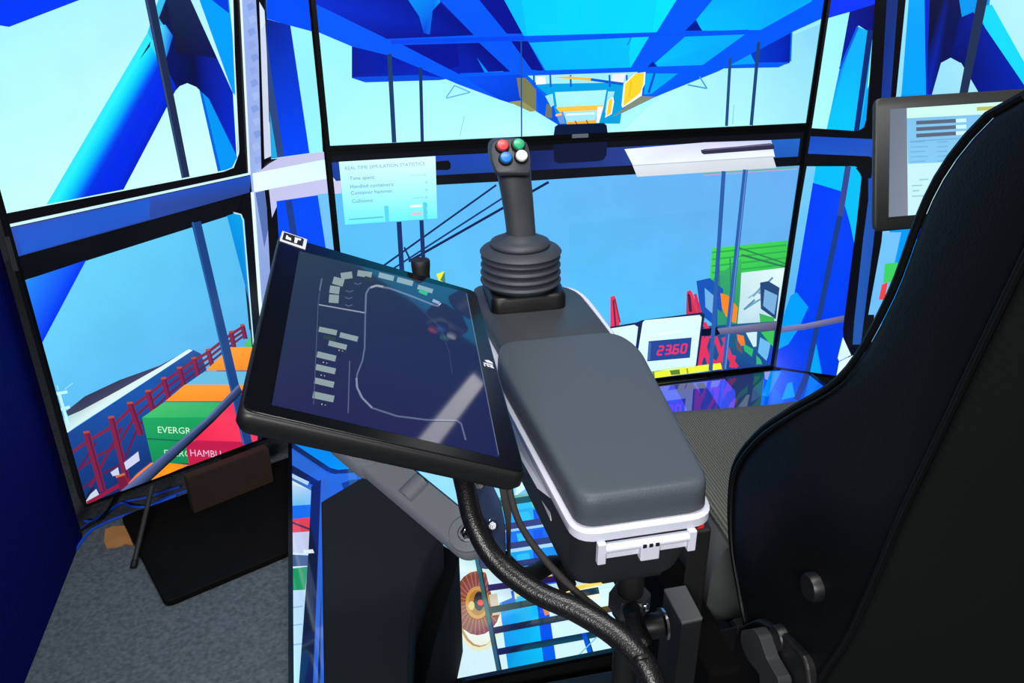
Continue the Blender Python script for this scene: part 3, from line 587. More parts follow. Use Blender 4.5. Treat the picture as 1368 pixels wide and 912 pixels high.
S.poly([(1244, -60), (1278, -60), (1286, 30), (1283, 84), (1270, 77), (1257, 84), (1245, 126), (1238, 126), (1240, 60)], [(8, 14, 60), (10, 20, 80), (8, 14, 70), (2, 14, 90), (2, 14, 90), (4, 14, 80), (0, 30, 150), (0, 36, 180), (6, 12, 50)])
S.poly([(1272, -60), (1330, -60), (1318, 36), (1286, 30)], (0, 150, 240)); S.poly([(1282, 24), (1300, 16), (1316, 36), (1378, 128), (1310, 128), (1284, 84), (1270, 77)], [(4, 20, 120), (4, 26, 150), (0, 40, 190), (0, 34, 180), (0, 20, 140), (2, 16, 100), (0, 16, 110)])
S.poly([(1310, 127), (1379, 127), (1640, 600), (1560, 600)], [(0, 20, 140), (0, 34, 180), (0, 60, 240), (0, 50, 220)]); S.poly([(1379, 127), (1400, 139), (1680, 600), (1640, 600)], (20, 190, 250)); S.poly([(1204, 126), (1239, 126), (1214, 520), (1170, 520)], (0, 150, 250)); S.poly([(1237, 126), (1245, 126), (1222, 520), (1212, 520)], (0, 50, 210)); S.line((1286, 128), (1262, 520), 11, (30, 60, 120))
S.poly([(1160, 238), (1420, 232), (1420, 262), (1160, 268)], (30, 78, 180)); S.poly([(1150, 470), (1420, 470), (1420, 560), (1150, 560)], (30, 70, 140)); S.poly([(1240, 420), (1320, 415), (1330, 470), (1240, 480)], (250, 140, 30)); S.poly([(1330, 410), (1400, 405), (1410, 470), (1332, 472)], (40, 160, 100)); S.poly([(1250, 480), (1340, 474), (1350, 540), (1250, 545)], (226, 50, 80))
S.poly([(1180, 310), (1204, 310), (1180, 420), (1160, 420)], (110, 190, 248)); S.poly([(1182, 352), (1200, 350), (1192, 376), (1180, 378)], (60, 206, 96)); S.poly([(1178, 380), (1186, 376), (1182, 400), (1174, 400)], (236, 70, 70))
S.poly([(1304, 10), (1325, 6), (1400, 140), (1378, 128), (1316, 37)], (20, 216, 250)); S.line((1316, -20), (1286, 130), 14, (30, 48, 84), 11)
S.build('screen_picture', 'screen', tR)
for u in (.12, .78):
    n_ = eR.cross(EZ); b_ = oR+eR*u-n_*.05; obj('foot', prism([b_-eR*.03-EZ*oR.z, b_+eR*.03-EZ*oR.z, b_+eR*.03+EZ*.03, b_-eR*.03+EZ*.03], n_*.03), 'blk', tR)

# ---- floor display
fy = Vector((-.0267, 1, 0)).normalized(); fx = Vector((fy.y, -fy.x, 0))
ZF = EYE-1.503
p_ = onz(385.5, 912, ZF); oF = p_-fy*((p_.y-1.335)/fy.y); oF.z = ZF
tF, S = display('large display lying flat on the floor showing the view down past a ladder', oF, fx, 2.0, 1.225, .012, cat='display', ey=fy, scr='floorscr', name='floor_display')
S.fill((26, 52, 110))
# far end, under the centre displays
S.grad([(440, 545), (880, 500), (880, 660), (380, 760)], [(60, 150, 240), (60, 75, 230), (90, 180, 240), (40, 140, 250)], 4)
S.poly([(840, 505), (1060, 480), (1040, 580), (800, 640)], (26, 30, 60))
S.poly([(850, 520), (968, 506), (984, 524), (978, 560), (850, 580)], [(60, 76, 236), (66, 76, 240), (44, 70, 226), (40, 70, 226), (56, 72, 240)])
S.poly([(900, 514), (925, 511), (950, 545), (925, 560)], (40, 44, 150)); S.poly([(930, 512), (940, 511), (962, 545), (952, 560)], (34, 44, 150));
S.poly([(966, 498), (1030, 488), (1018, 560), (984, 560), (982, 522)], (34, 46, 92)); S.poly([(1006, 494), (1024, 492), (1018, 530), (1008, 520)], (20, 76, 80))
S.poly([(1022, 488), (1140, 500), (1140, 580), (1014, 560)], [(0, 90, 240), (0, 60, 220), (0, 60, 220), (0, 96, 250)]); S.poly([(1021, 496), (1030, 496), (1026, 508), (1022, 506)], (150, 160, 214)); S.poly([(1030, 494), (1044, 496), (1026, 530), (1018, 528)], (0, 140, 246)); S.poly([(1052, 512), (1058, 510), (1062, 530), (1044, 534)], (0, 156, 250)); S.poly([(1082, 500), (1100, 503), (1098, 530), (1074, 532)], (10, 110, 250)); S.line((1080, 496), (1064, 534), 8, (36, 60, 130))
# left strip
S.poly([(380, 560), (640, 560), (640, 920), (380, 920)], (36, 96, 214))
S.poly([(380, 560), (640, 560), (600, 640), (480, 625), (446, 628), (434, 622), (386, 592)], [(0, 130, 246), (0, 150, 250), (0, 160, 255), (10, 150, 250), (0, 150, 250), (0, 140, 246), (0, 140, 250)])
S.path([(386, 592), (440, 628), (452, 631), (486, 627), (520, 618)], 6.5, (16, 42, 100))
S.poly([(386, 598), (438, 634), (520, 628), (440, 700), (386, 625)], (40, 104, 214))
S.path([(386, 624), (426, 648)], 9, (14, 34, 84)); S.poly([(386, 638), (420, 656), (418, 690), (402, 920), (386, 920)], (206, 236, 246)); S.line((387, 634), (412, 646), 5, (180, 214, 246))
S.grad([(388, 646), (419, 656), (417, 677), (388, 676)], [(200, 226, 250), (150, 200, 240), (110, 190, 240), (90, 190, 240)], 4); S.line((390, 640), (418, 655), 3, (60, 110, 170))
S.poly([(388, 676), (417, 674), (416, 692), (388, 694)], (24, 110, 240)); S.poly([(388, 694), (416, 691), (414, 710), (388, 712)], (226, 66, 86)); S.line((390, 698), (416, 708), 2.5, (60, 50, 90)); S.poly([(388, 712), (414, 710), (412, 740), (388, 738)], (196, 204, 236)); S.poly([(388, 741), (412, 742), (411, 756), (388, 757)], (64, 92, 140)); S.poly([(388, 760), (411, 757), (408, 788), (388, 789)], (26, 150, 96)); S.grad([(388, 790), (408, 788), (402, 920), (388, 920)], [(196, 220, 246), (180, 216, 250), (176, 232, 250), (200, 246, 252)], 4)
for y in (812, 836, 862): S.line((389, y), (404, y-2), 1.6, (140, 180, 220))
S.poly([(416, 650), (430, 640), (428, 920), (399, 920), (412, 740)], (14, 28, 62)); S.line((432, 640), (421, 920), 6, (46, 100, 210))
S.poly([(405, 735), (418, 734), (420, 739), (406, 740)], (226, 240, 246)); S.poly([(456, 646), (470, 641), (500, 640), (462, 660)], (20, 60, 130))
# under the arm rest: ladder, gear wheel and deck far below
S.poly([(560, 600), (860, 585), (980, 640), (980, 930), (560, 930)], (212, 244, 250))
S.poly([(560, 600), (700, 590), (672, 760), (560, 720)], (150, 220, 246)); S.poly([(612, 636), (650, 640), (640, 680), (616, 650)], (196, 240, 250))
S.grad([(612, 726), (634, 726), (640, 764), (612, 764)], [(170, 226, 206), (90, 186, 170), (214, 246, 246), (236, 250, 250)], 4)
S.disc(640, 815, 33, 56, (232, 236, 200)); S.disc(640, 815, 29, 50, (186, 150, 70)); S.disc(642, 816, 27, 47, (236, 244, 230))
S.disc(638, 806, 32, 43, (132, 62, 42))
for k in range(30):
    a = k*2*PI/30; S.line((638+16*math.cos(a), 806+20*math.sin(a)), (638+31*math.cos(a), 806+42*math.sin(a)), 1.4, (176, 104, 70))
S.disc(638, 806, 16, 22, (206, 150, 44)); S.disc(638, 806, 12, 17, (176, 116, 30)); S.disc(640, 804, 7, 13, (24, 20, 24)); S.poly([(632, 804), (648, 798), (650, 810), (636, 814)], (24, 20, 24)); S.disc(642, 806, 4.2, 4, (236, 50, 50)); S.disc(630, 810, 4, 6, (220, 200, 120))
S.poly([(654, 690), (720, 640), (800, 620), (860, 780), (716, 800), (660, 800)], [(120, 200, 246), (120, 190, 240), (150, 210, 240), (210, 240, 250), (150, 200, 240), (180, 226, 250)])
# bright cross bands between the rungs
rows = [(664, (40, 150, 120), (206, 246, 250)), (684, (0, 150, 255), (60, 206, 170)), (712, (0, 110, 250), (0, 60, 226)), (740, (0, 170, 240), (0, 90, 240)), (768, (0, 100, 250), (60, 90, 220)), (796, (236, 214, 120), (250, 246, 214))]
for y, a, b in rows:
    S.grad([(664, y+2), (800, y-18), (800, y+4), (664, y+24)], [a, b, b, a], 4)
    S.poly([(690, y+2), (706, y), (712, y+16), (694, y+20)], (40, 190, 250)); S.poly([(712, y-2), (724, y-4), (728, y+14), (714, y+16)], (0, 70, 236))
S.poly([(656, 760), (690, 752), (694, 776), (660, 786)], (226, 226, 206)); S.poly([(724, 758), (736, 754), (738, 774), (728, 776)], (240, 200, 60)); S.poly([(740, 790), (812, 776), (814, 780), (742, 796)], (246, 216, 80))
S.grad([(667, 806), (716, 796), (732, 920), (682, 920)], [(0, 150, 236), (0, 196, 250), (10, 170, 226), (0, 150, 220)], 4)
S.poly([(668, 796), (686, 790), (690, 812), (672, 816)], (0, 90, 210)); S.poly([(716, 796), (730, 793), (748, 920), (730, 920)], (0, 60, 226)); S.poly([(724, 810), (730, 808), (734, 822), (728, 824)], (220, 130, 60))
S.poly([(640, 730), (672, 730), (684, 800), (660, 810)], [(200, 240, 240), (150, 220, 240), (196, 220, 240), (220, 246, 250)]); S.poly([(653, 796), (664, 794), (668, 822), (658, 824)], (206, 190, 170))
# ladder
for y, x0, x1, c in ((668, 668, 800, (14, 60, 50)), (701, 664, 800, (46, 24, 104)), (728, 660, 800, (40, 20, 96)), (754, 655, 800, (40, 24, 100)), (781, 652, 806, (36, 20, 84))):
    S.line((x0, y+6), (x1, y-15), 8.5, c)
for (a, b) in (((648, 818), (800, 790)), ((655, 845), (830, 812)), ((663, 873), (800, 848))): S.line(a, b, 9, (10, 12, 18))
S.line((634, 730), (672, 925), 6.5, (44, 92, 96)); S.line((637, 730), (675, 925), 2, (14, 30, 40)); S.line((780, 848), (802, 920), 6, (0, 54, 210)); S.line((784, 848), (806, 920), 2, (10, 14, 30)); S.path([(770, 880), (800, 850)], 1.5, (110, 190, 220))
S.build('screen_picture', 'floorscr', tF)
# feet that carry the floor display
for a, b in ((.5, .08), (1.6, .08), (1.0, 1.1), (1.7, 1.1)):
    c_ = oF+fx*a+fy*b; obj('foot', box((c_.x, c_.y, .02), .08, .06, .044), 'blk', tF)

# ================================================================== arm rest console
def ringz(pts, z, rad, n=6): return [Vector((p.x, p.y, z)) for p in fillet([(x, y, 0) for x, y in pts], rad, n)]
def inset(pts, d):
    cx, cy = sum(p[0] for p in pts)/len(pts), sum(p[1] for p in pts)/len(pts); out = []
    N = len(pts)
    for i in range(N):
        p, a, b = Vector(pts[i]), Vector(pts[i-1]), Vector(pts[(i+1) % N])
        n1 = Vector((-(p-a).y, (p-a).x)).normalized(); n2 = Vector((-(b-p).y, (b-p).x)).normalized()
        m = (n1+n2).normalized(); out.append(tuple(p+m*(d/max(.3, m.dot(n1)))))
    return out
tA = thing('armrest_console', 'grey padded armrest box with a white rim, carrying the joystick, left of the seat', 'armrest', (.28, .9, .9))
padO = [(.214, .652), (.35, .652), (.392, .975), (.376, 1.03), (.212, 1.03), (.197, .99)]      # counter-clockwise, seen from above
rp = [.022, .022, .05, .03, .02, .03]
L = []
for z, d, in ((1.062, -.002), (1.066, -.005), (1.09, -.004), (1.0965, -.003), (1.0995, -.0005), (1.1008, .003), (1.101, .008)): L.append(ringz(inset(padO, d), z, rp))
obj('pad', loft(L), 'pad', tA, smooth=60, label='grey soft vinyl pad')
bodyO = [(.213, .65), (.352, .65), (.394, .98), (.384, 1.11), (.384, 1.225), (.366, 1.262), (.215, 1.3), (.2, 1.24), (.197, .98)]
rb = [.028, .028, .06, .05, .03, .03, .03, .03, .06]
obj('rim', loft([ringz(inset(bodyO, d), z, rb) for z, d in ((1.046, -.004), (1.05, -.0085), (1.06, -.0085), (1.063, -.004))]), 'white', tA, smooth=50, label='white rim strip')
def tubo(k): return [(x+(.281-x)*.05*k, y+.036*k*max(0, (1.0-y)/.35) if y < 1 else y-.03*k) for x, y in bodyO]
obj('tub', loft([ringz(inset(tubo(k), d), z, rb) for z, k, d in ((.946, 1, .010), (.949, 1, .004), (.956, .95, .001), (1.0, .45, -.001), (1.036, .03, -.002), (1.046, 0, -.003))]), 'tub', tA, smooth=50, label='black tub')
deckO = [(.212, 1.02), (.381, 1.02), (.382, 1.11), (.381, 1.222), (.362, 1.258), (.216, 1.295), (.203, 1.24)]
obj('deck', loft([ringz(inset(deckO, d), z, .02) for z, d in ((1.06, .0), (1.083, .0), (1.086, .003))]), 'deck', tA, smooth=50, label='flat grey deck')
obj('deck_rim', tube([(.3868, 1.035, 1.074), (.388, 1.11, 1.076), (.387, 1.222, 1.076), (.366, 1.264, 1.076), (.32, 1.278, 1.076)], .0045, smooth=5), 'white', tA, label='white edge strip beside the deck')
# wide white flank and maker's strip on the left face
obj('side_panel', prism([(.1875, .985, 1.049), (.2015, .73, 1.049), (.2015, .73, 1.046), (.197, .77, 1.032), (.1885, .975, 1.016)], (.012, 0, 0)), 'white', tA, smooth=None, label='white flank panel')
obj('label_strip', prism([(.2105, .755, 1.015), (.2045, .98, 1.018), (.2045, .98, 1.003), (.2105, .75, .998)], (-.002, 0, 0)), 'white', tA, smooth=None, label='slim white strip low on the left flank')
# rear hinge
h = obj('hinge', box((.283, .6425, 1.036), .104, .004, .018), 'white', tA, smooth=None, label='white plastic hinge')
for x in (.233, .333): obj('hinge_bracket', box((x, .640, 1.036), .009, .008, .026), 'white', h, smooth=None, bev=.001)
bm = bmesh.new(); add_box(bm, (.285, .6385, 1.033), .021, .011, .022); obj('latch', bm, 'white', h, smooth=None, bev=.0015)
obj('hinge_pin', tube([(.237, .6385, 1.041), (.329, .6385, 1.041)], .0045, smooth=0), 'white', h)
bm = bmesh.new()
for k in range(3): add_box(bm, (.278+k*.007, .6328, 1.042), .004, .0012, .004)
obj('slot', bm, 'satin', h, smooth=None)
# post, coupling and clamp below the tub
obj('mount_plate', box((.295, .76, .942), .075, .12, .014), 'blk', tA, smooth=None, bev=.003)
pc = ony(841, 800, .722); px_, py_ = pc.x, pc.y
cl = obj('post', lathe((px_, py_, .70), (0, 0, 1), [(.0, 0), (.016, 0), (.016, .16), (.021, .165), (.021, .185), (.016, .19), (.016, .236), (0, .236)], 24), 'blk', tA)
obj('hex_nut', lathe((px_, py_, pc.z-.016), (0, 0, 1), [(0, 0), (.0235, 0), (.0255, .003), (.0255, .025), (.0235, .028), (0, .028)], 6), 'nut', cl, smooth=20)
k1_, k2_ = ony(857, 838, .70), ony(884, 834, .70)
kx = (k2_-k1_).normalized()
obj('clamp', lathe(k1_, kx, [(0, 0), (.014, 0), (.0155, .002), (.0155, (k2_-k1_).length-.002), (0, (k2_-k1_).length)], 28), 'satin', tA)
obj('washer', lathe(k2_, kx, [(0, 0), (.02, 0), (.02, .003), (0, .003)], 28), 'steel', tA, label='thin steel washer')
obj('clamp_block', box(k1_+Vector((-.008, .003, .0)), .018, .028, .034), 'satin', tA, smooth=None, bev=.003)
obj('bolt', lathe(ony(860, 849, .683), (0, -1, .2), [(0, 0), (.005, 0), (.005, .004), (0, .004)], 6), 'chrome', tA, smooth=20, label='bright bolt head')
obj('bolt', lathe(ony(862, 810, .705), (-.2, -1, .4), [(0, 0), (.005, 0), (.0055, .003), (.004, .006), (0, .007)], 16), 'chrome', tA, label='bright bolt head')
obj('clamp_arm', tube([k1_+Vector((-.012, .005, 0)), (px_, py_, k1_.z)], .012, 12, 0), 'blk', tA)

# ================================================================== joystick
tJ = thing('joystick', 'charcoal joystick with four coloured thumb buttons on the armrest', 'joystick', (.28, 1.215, 1.087))
bO = [(.219, 1.158), (.342, 1.158), (.352, 1.275), (.226, 1.285)]
obj('base', loft([ringz(inset(bO, d), z, .018) for z, d in ((1.0865, .0), (1.106, .0), (1.111, .003), (1.112, .006))]), 'satin', tJ, smooth=50)
jc = Vector((.278, 1.212, 1.112))
prof = [(0, 0), (.055, 0)]
zz = .004
for k in range(4):
    R0 = .0655-.0005*k
    prof += [(.059, zz), (R0-.002, zz+.0025), (R0, zz+.0065), (R0-.002, zz+.0095), (.059, zz+.012)]; zz += .0128
prof += [(.064, zz), (.0655, zz+.003), (.063, zz+.006), (.05, zz+.011), (.046, zz+.012), (0, zz+.012)]
obj('bellows', lathe(jc, (0, 0, 1), prof, 48), 'rub', tJ, smooth=50)
zc = 1.112+zz+.012
ct = obj('collar', lathe((.277, 1.212, zc), (0, 0, 1), [(0, 0), (.046, 0), (.048, .003), (.047, .007), (.038, .011), (.028, .015), (.023, .02), (0, .02)], 40), 'rub', tJ, smooth=60)
# grip: elliptical sections measured up its length
YJ = 1.212
rows = [(340, 677, 716.5, 1.0), (331, 679, 715, .98), (315, 677, 714.5, .98), (300, 675.5, 713.5, 1), (284, 673.5, 712.5, 1), (268, 671, 711.5, 1.02), (255, 669, 710.8, 1.03), (243, 667, 710, 1.05), (231, 664.5, 710, 1.08)]
rings = []
def sec(c, hx, hy, tilt, n=32, e=2.4):
    R = []
    for k in range(n):
        a = k*2*PI/n; ca, sa = math.cos(a), math.sin(a)
        x = hx*math.copysign(abs(ca)**(2/e), ca); y = hy*math.copysign(abs(sa)**(2/e), sa)
        R.append(Vector((c.x+x, c.y+y*math.cos(tilt), c.z-y*math.sin(tilt)*-1)))
    return R
for i, (y, xl, xr, k) in enumerate(rows):
    a, b = ony(xl, y, YJ), ony(xr, y, YJ); c = (a+b)/2; c.x += .001
    c.y = YJ + .012*(i/8)**2
    rings.append(sec(c, (b-a).length/2, (b-a).length/2*.92, 0))
obj('grip', loft(rings), 'joy', tJ, smooth=60)
# head: wedge with a tilted button face
topc, botc = ony(683, 196, YJ+.004), ony(687, 228, YJ-.004)
fu = Vector((0, .62, .785)).normalized()           # up the button face
fn = Vector((0, -.785, .62)).normalized()          # out of it
fr = Vector((1, 0, 0))
fc = onp(684, 203, (0, YJ-.017, 1.335), fn)
def FP(x, y): return onp(x, y, fc, fn)
out = [FP(664, 231), FP(657, 214), FP(655.5, 200), FP(657.5, 190), FP(664, 186), FP(697, 185.5), FP(704, 189), FP(708, 200), FP(709.5, 217), FP(709.5, 231)]
cen = sum(out, Vector())/len(out)
sm = fillet(out, .006, 4)
def off(k, d): return [cen+(p-cen)*k+(fn*d if d > -.01 else fn*-.006+Vector((0, -d-.006, -.004*(d < -.035)))) for p in sm]
bk = [Vector((p.x, max(p.y, 0)+0, p.z)) for p in off(.97, -.03)]
hd = obj('head', loft([off(.5, -.05), off(.8, -.044), off(.95, -.034), off(1.0, -.02), off(1.0, -.0099), off(1.0, -.006), off(.99, -.002), off(.95, 0)]), 'joy', tJ, smooth=60)
for (x, y, m, nm) in ((671.5, 194, 'bred', 'red'), (693, 192.5, 'bgrn', 'green'), (676, 210.5, 'bblu', 'blue'), (697, 208, 'bwht', 'white')):
    p = onp(x, y, fc+fn*.006, fn)
    bz = obj('button_ring', lathe(p-fn*.0075, fn, [(0, 0), (.0108, 0), (.0108, .004), (.0098, .0062), (0, .0062)], 24), 'blk', tJ)
    obj('button', lathe(p-fn*.0015, fn, [(0, 0), (.0088, 0), (.0088, .003), (.0078, .0046), (.0045, .0054), (0, .0056)], 24), m, bz, label=nm+' button')

# ================================================================== touch tablet and its arm
s_ = 1.05
tn = Vector((.349, -.09, .933)).normalized(); to = cE+Vector((.036, .80, -.369))*s_
tw = Vector((.933, -.055, -.354)); tw = (tw-tn*tw.dot(tn)).normalized(); th = tn.cross(tw)
TP = lambda x, y, d=0: onp(x, y, to, tn)+tn*d
TQ = lambda x, y: (lambda p: (p.dot(tw), p.dot(th)))(TP(x, y)-to)
co = [TP(318, 549), TP(706, 636), TP(638, 389), TP(373, 312)]
uu = [((p-to).dot(tw), (p-to).dot(th)) for p in co]
u0, u1 = (uu[0][0]+uu[3][0])/2, (uu[1][0]+uu[2][0])/2; v0, v1 = (uu[0][1]+uu[1][1])/2, (uu[2][1]+uu[3][1])/2
tT = thing('touch_tablet', 'black touch panel showing a dark blue yard map, lying left of the joystick', 'touch panel', to-tn*.03)
G = lambda u, v, d=0: to+tw*u+th*v+tn*d
oc = [G(*q) for q in uu]
def tring(k, d): 
    r = fillet([G(q[0]+(-k if q in (uu[0], uu[3]) else k), q[1]+(-k if q in uu[:2] else k), d) for q in uu], .012, 5)
    return r
obj('housing', loft([tring(-.012, -.026), tring(-.004, -.024), tring(0, -.016), tring(0, -.004), tring(-.002, -.001), tring(-.003, -.0005)]), 'satin', tT, smooth=50)
obj('glass_front', loft([tring(-.003, -.0004), tring(-.003, .0004), tring(-.004, .0008)]), 'bezel', tT, smooth=None, label='black glass front')
sc = [TQ(363, 541), TQ(667, 612), TQ(622, 390), TQ(400, 335)]
a0, a1 = min(q[0] for q in sc), max(q[0] for q in sc); b0, b1 = min(q[1] for q in sc), max(q[1] for q in sc)
S = Picture(G(a0, b0, .0009), tw, th, a1-a0, b1-b0, 6e-6)
S.poly([(363, 541), (667, 612), (622, 390), (400, 335)], [(34, 40, 84), (26, 34, 84), (30, 52, 90), (40, 62, 84)])
cell = (140, 160, 166)

cells = [((446, 399), (13, 1), 11), ((447, 387), (13, 2), 10), ((452, 376), (14, 4), 10), ((463, 368), (15, -2), 9), ((487, 366), (19, 3), 8), ((516, 369.5), (20, 5), 7), ((541, 376), (21, 5.5), 7), ((568, 386), (20, 6), 6),
         ((438, 442), (24, 5), 7), ((466, 450), (24, 6), 7), ((451, 461), (24, 6), 7), ((436, 476), (25, 6), 8), ((435, 493), (26, 6), 8), ((433, 511), (26, 6), 8), ((432, 530), (28, 6), 9)]
for (x, y), (dx, dy), hh in cells: S.line((x-dx/2, y-dy/2), (x+dx/2, y+dy/2), hh, cell)
S.line((560, 388), (571, 392.5), 5.5, (60, 176, 110)); S.line((487, 371), (498, 374), 5, (40, 62, 72)); S.line((432, 450), (448, 453), 5, (44, 66, 72)); S.line((578, 401), (587, 405), 4, (150, 164, 190)); S.line((586, 408), (589, 405), 1.4, (200, 206, 226))
for x, y in ((433, 484), (430, 501), (431, 540), (454, 468)): S.line((x-5, y-1), (x+6, y+2), 2.2, (36, 44, 66)); S.disc(x-1, y, 1, 1, (170, 180, 200), 6); S.disc(x+3.5, y+1, .8, .8, (170, 180, 200), 6)
for x, y in ((467, 389), (466, 398), (466, 408), (478, 379)): S.path([(x-5, y-1), (x, y+1), (x+5, y-1)], 1, (90, 108, 130))
g1 = (104, 118, 150)
S.path([(426, 407), (488, 418)], 1.6, (150, 160, 180)); S.path([(429, 375), (425, 406), (419, 540)], 1.1, (74, 88, 116)); S.line((430, 372), (427, 388), 2, (96, 108, 130)); S.path([(467, 482), (465, 552)], 1.6, (84, 96, 130))
S.path([(488, 418), (489, 392), (493, 385), (502, 382), (520, 385), (545, 394), (578, 407), (586, 409)], 2.4, g1); S.path([(495, 384), (503, 381.5), (512, 383)], 2.4, (160, 170, 180)); S.path([(488, 418), (487, 465), (484, 482), (477, 500), (476, 515), (482, 530), (497, 545), (530, 556), (570, 561), (610, 562), (616, 566), (622, 588)], 2.2, (92, 106, 142)); S.path([(476, 505), (477, 518), (484, 532), (497, 545)], 2.6, (130, 142, 168)); S.path([(545, 396), (588, 438), (600, 470), (604, 500)], 1, (52, 66, 110))
S.line((623, 392), (666, 608), 1.2, (96, 110, 140))
S.build('map_screen', 'touch', tT)
# white framed sticker and maker's mark, flat on the glass
def flat(pts, d, t=.0004): return prism([TP(x, y, d) for x, y in pts], tn*t)
stk = obj('sticker', flat([(377, 309.6), (410, 321), (407.5, 334.5), (373, 322.5)], .0011), 'white', tT, smooth=None, label='black and white sticker')
obj('sticker_print', flat([(379, 311.8), (405.5, 320.8), (403.5, 330.3), (376.5, 321.3)], .0016), 'blk', stk, smooth=None)
bm = bmesh.new()
for q in ([(382, 316.2), (384, 316.8), (384.2, 318.4), (388.3, 320), (388.3, 323.2), (381, 320.8)], [(393.6, 318.8), (401.8, 321.3), (401.2, 323.2), (397.2, 322.2), (396, 326.8), (392.3, 325.6)]): add_prism(bm, [TP(x, y, .0021) for x, y in q], tn*.0003)
obj('sticker_mark', bm, 'bwht', stk, smooth=None, label='white mark')
bm = bmesh.new()
for q in ([(647, 482), (652, 482), (657, 485), (658, 487), (650, 485)], [(645, 485), (651, 486.5), (658, 488.5), (658, 489.5), (651, 488), (646, 486.2)], [(645.6, 487), (647.5, 487.4), (648, 490.4), (646.6, 490)], [(649, 488.2), (652, 489), (655, 491), (651.5, 491)], [(654.5, 489), (657.5, 490), (659.6, 493), (655, 492)]): add_prism(bm, [TP(x, y, .0011) for x, y in q], tn*.0003)
obj('maker_mark', bm, 'white', tT, smooth=None, label='small pale mark on the right edge')
# knob standing behind the panel
kp = TP(574, 372, -.03); kp += th*.015
obj('knob', lathe(kp, (0, .05, 1), [(0, 0), (.008, 0), (.0095, .004), (.0125, .01), (.0118, .026), (.013, .040), (.013, .046), (.0118, .048), (.006, .048), (0, .0475)], 24), 'blk', tT)
# arm
ARM = thing('tablet_arm', 'grey folding arm under the touch panel', 'support arm', dep(560, 670, 1.0))
E1, E2 = dep(478, 592, 1.06), dep(625, 714, .98)
ad = (E2-E1).normalized(); an = (Vector((0, -.8, 1))-ad*Vector((0, -.8, 1)).dot(ad)).normalized(); as_ = ad.cross(an)
Ln = (E2-E1).length
def stadium(w, e0, e1, d, n=12):
    R = []
    for k in range(n+1): a = PI/2+k*PI/n; R.append(E1+ad*(e0+w*math.cos(a))+as_*(w*math.sin(a))+an*d)
    for k in range(n+1): a = -PI/2+k*PI/n; R.append(E1+ad*(e1+w*math.cos(a))+as_*(w*math.sin(a))+an*d)
    return R
obj('link', loft([stadium(w, 0, Ln, d) for w, d in ((.018, -.03), (.022, -.027), (.022, -.004), (.019, 0))]), 'grey', ARM, smooth=50)
obj('end_cap', loft([stadium(w, -.03, .016, d) for w, d in ((.021, -.034), (.0255, -.031), (.0255, .002), (.0225, .006))]), 'grey', ARM, smooth=50)
obj('pivot_cap', lathe(E2+an*.0, an, [(0, 0), (.023, 0), (.023, .005), (.0215, .0065), (.012, .0065), (.0115, .002), (0, .002)], 32), 'grey', ARM, smooth=30)
obj('screw', lathe(E2+an*.002, an, [(0, 0), (.0085, 0), (.0085, .006), (.005, .007), (.004, .003), (0, .003)], 6), 'chrome', ARM, smooth=20, label='bright pivot screw')
cp = E1+ad*(Ln*.52); 
bm = bmesh.new()
R_ = []
for k in range(9):
    a = PI*k/8; R_.append(cp+ad*(.011*math.cos(a))+an*(.002+.009*math.sin(a))+as_*-.016)
add_prism(bm, R_, as_*.03); obj('cable_clip', bm, 'grey', ARM, smooth=40)
up_ = TP(478, 505, -.046)
obj('head_joint', tube([E1-an*.012, up_], .017, smooth=0), 'grey', ARM)
# clear bracket at the foot of the arm, with plate and bolts
bt = 1.0
bo = [dep(x, y, bt) for x, y in ((634, 640), (655, 640), (668, 668), (675, 700), (676, 760), (640, 760))]
bd = ray(660, 700).normalized()
br = obj('bracket', prism(fillet(bo, .008, 4), bd*.012), 'clear', ARM, smooth=None, bev=.002, label='smoked clear bracket')
obj('bracket_plate', prism(fillet([dep(x, y, 1.02) for x, y in ((664, 636), (684, 640), (682, 745), (679, 778), (676, 700))], .003, 2), bd*.02), 'blk', ARM, smooth=None)
for x, y in ((641, 648), (658, 702)): obj('bolt', lathe(dep(x, y, bt-.004), -bd, [(0, 0), (.006, 0), (.006, .004), (.0045, .006), (0, .006)], 12), 'chrome', ARM, label='bright bolt head')
obj('pivot_pin', tube([E2-an*.03, E2+bd*.04-an*.028, dep(660, 735, 1.01)], .01, smooth=4), 'blk', ARM)
obj('reach_bar', tube([dep(668, 745, 1.03), dep(700, 770, 1.02), (.235, .82, .87), (.245, .79, .855)], .012, smooth=5), 'blk', ARM)

# ================================================================== cables
tC1 = tag(obj('cable_sleeve', tube([dep(616, 628, .93), dep(622, 652, .915), dep(634, 700, .90), dep(662, 748, .89), dep(712, 788, .875), dep(768, 814, .86), dep(815, 842, .845), dep(848, 872, .83), dep(868, 900, .82), dep(884, 950, .81), dep(890, 1010, .81)], lambda t: .0115+.0022*t, 16, 8), 'sleeve'), 'thick black braided cable sleeve curving from the touch panel under the armrest', 'cable', 'braided cable sleeves')
obj('cable_tie', tube([dep(846, 886, .823), dep(852, 879, .812), dep(864, 876, .813)], .003, 8, 4), 'satin', tC1)
tag(obj('cable_sleeve', tube([ony(843, 812, .686), ony(847, 826, .682), ony(854, 844, .678), ony(862, 860, .67)], .0105, 16, 8), 'sleeve'), 'short black braided sleeve hanging straight down from the armrest post', 'cable', 'braided cable sleeves')
tag(obj('power_cord', tube([dep(680, 640, .98), dep(683, 665, .97), dep(695, 700, .95), dep(722, 740, .92), dep(765, 786, .89), dep(800, 815, .88), dep(812, 826, .89)], .0042, 12, 8), 'cord'), 'thin dark braided cord beside the thick sleeve below the armrest', 'cable')

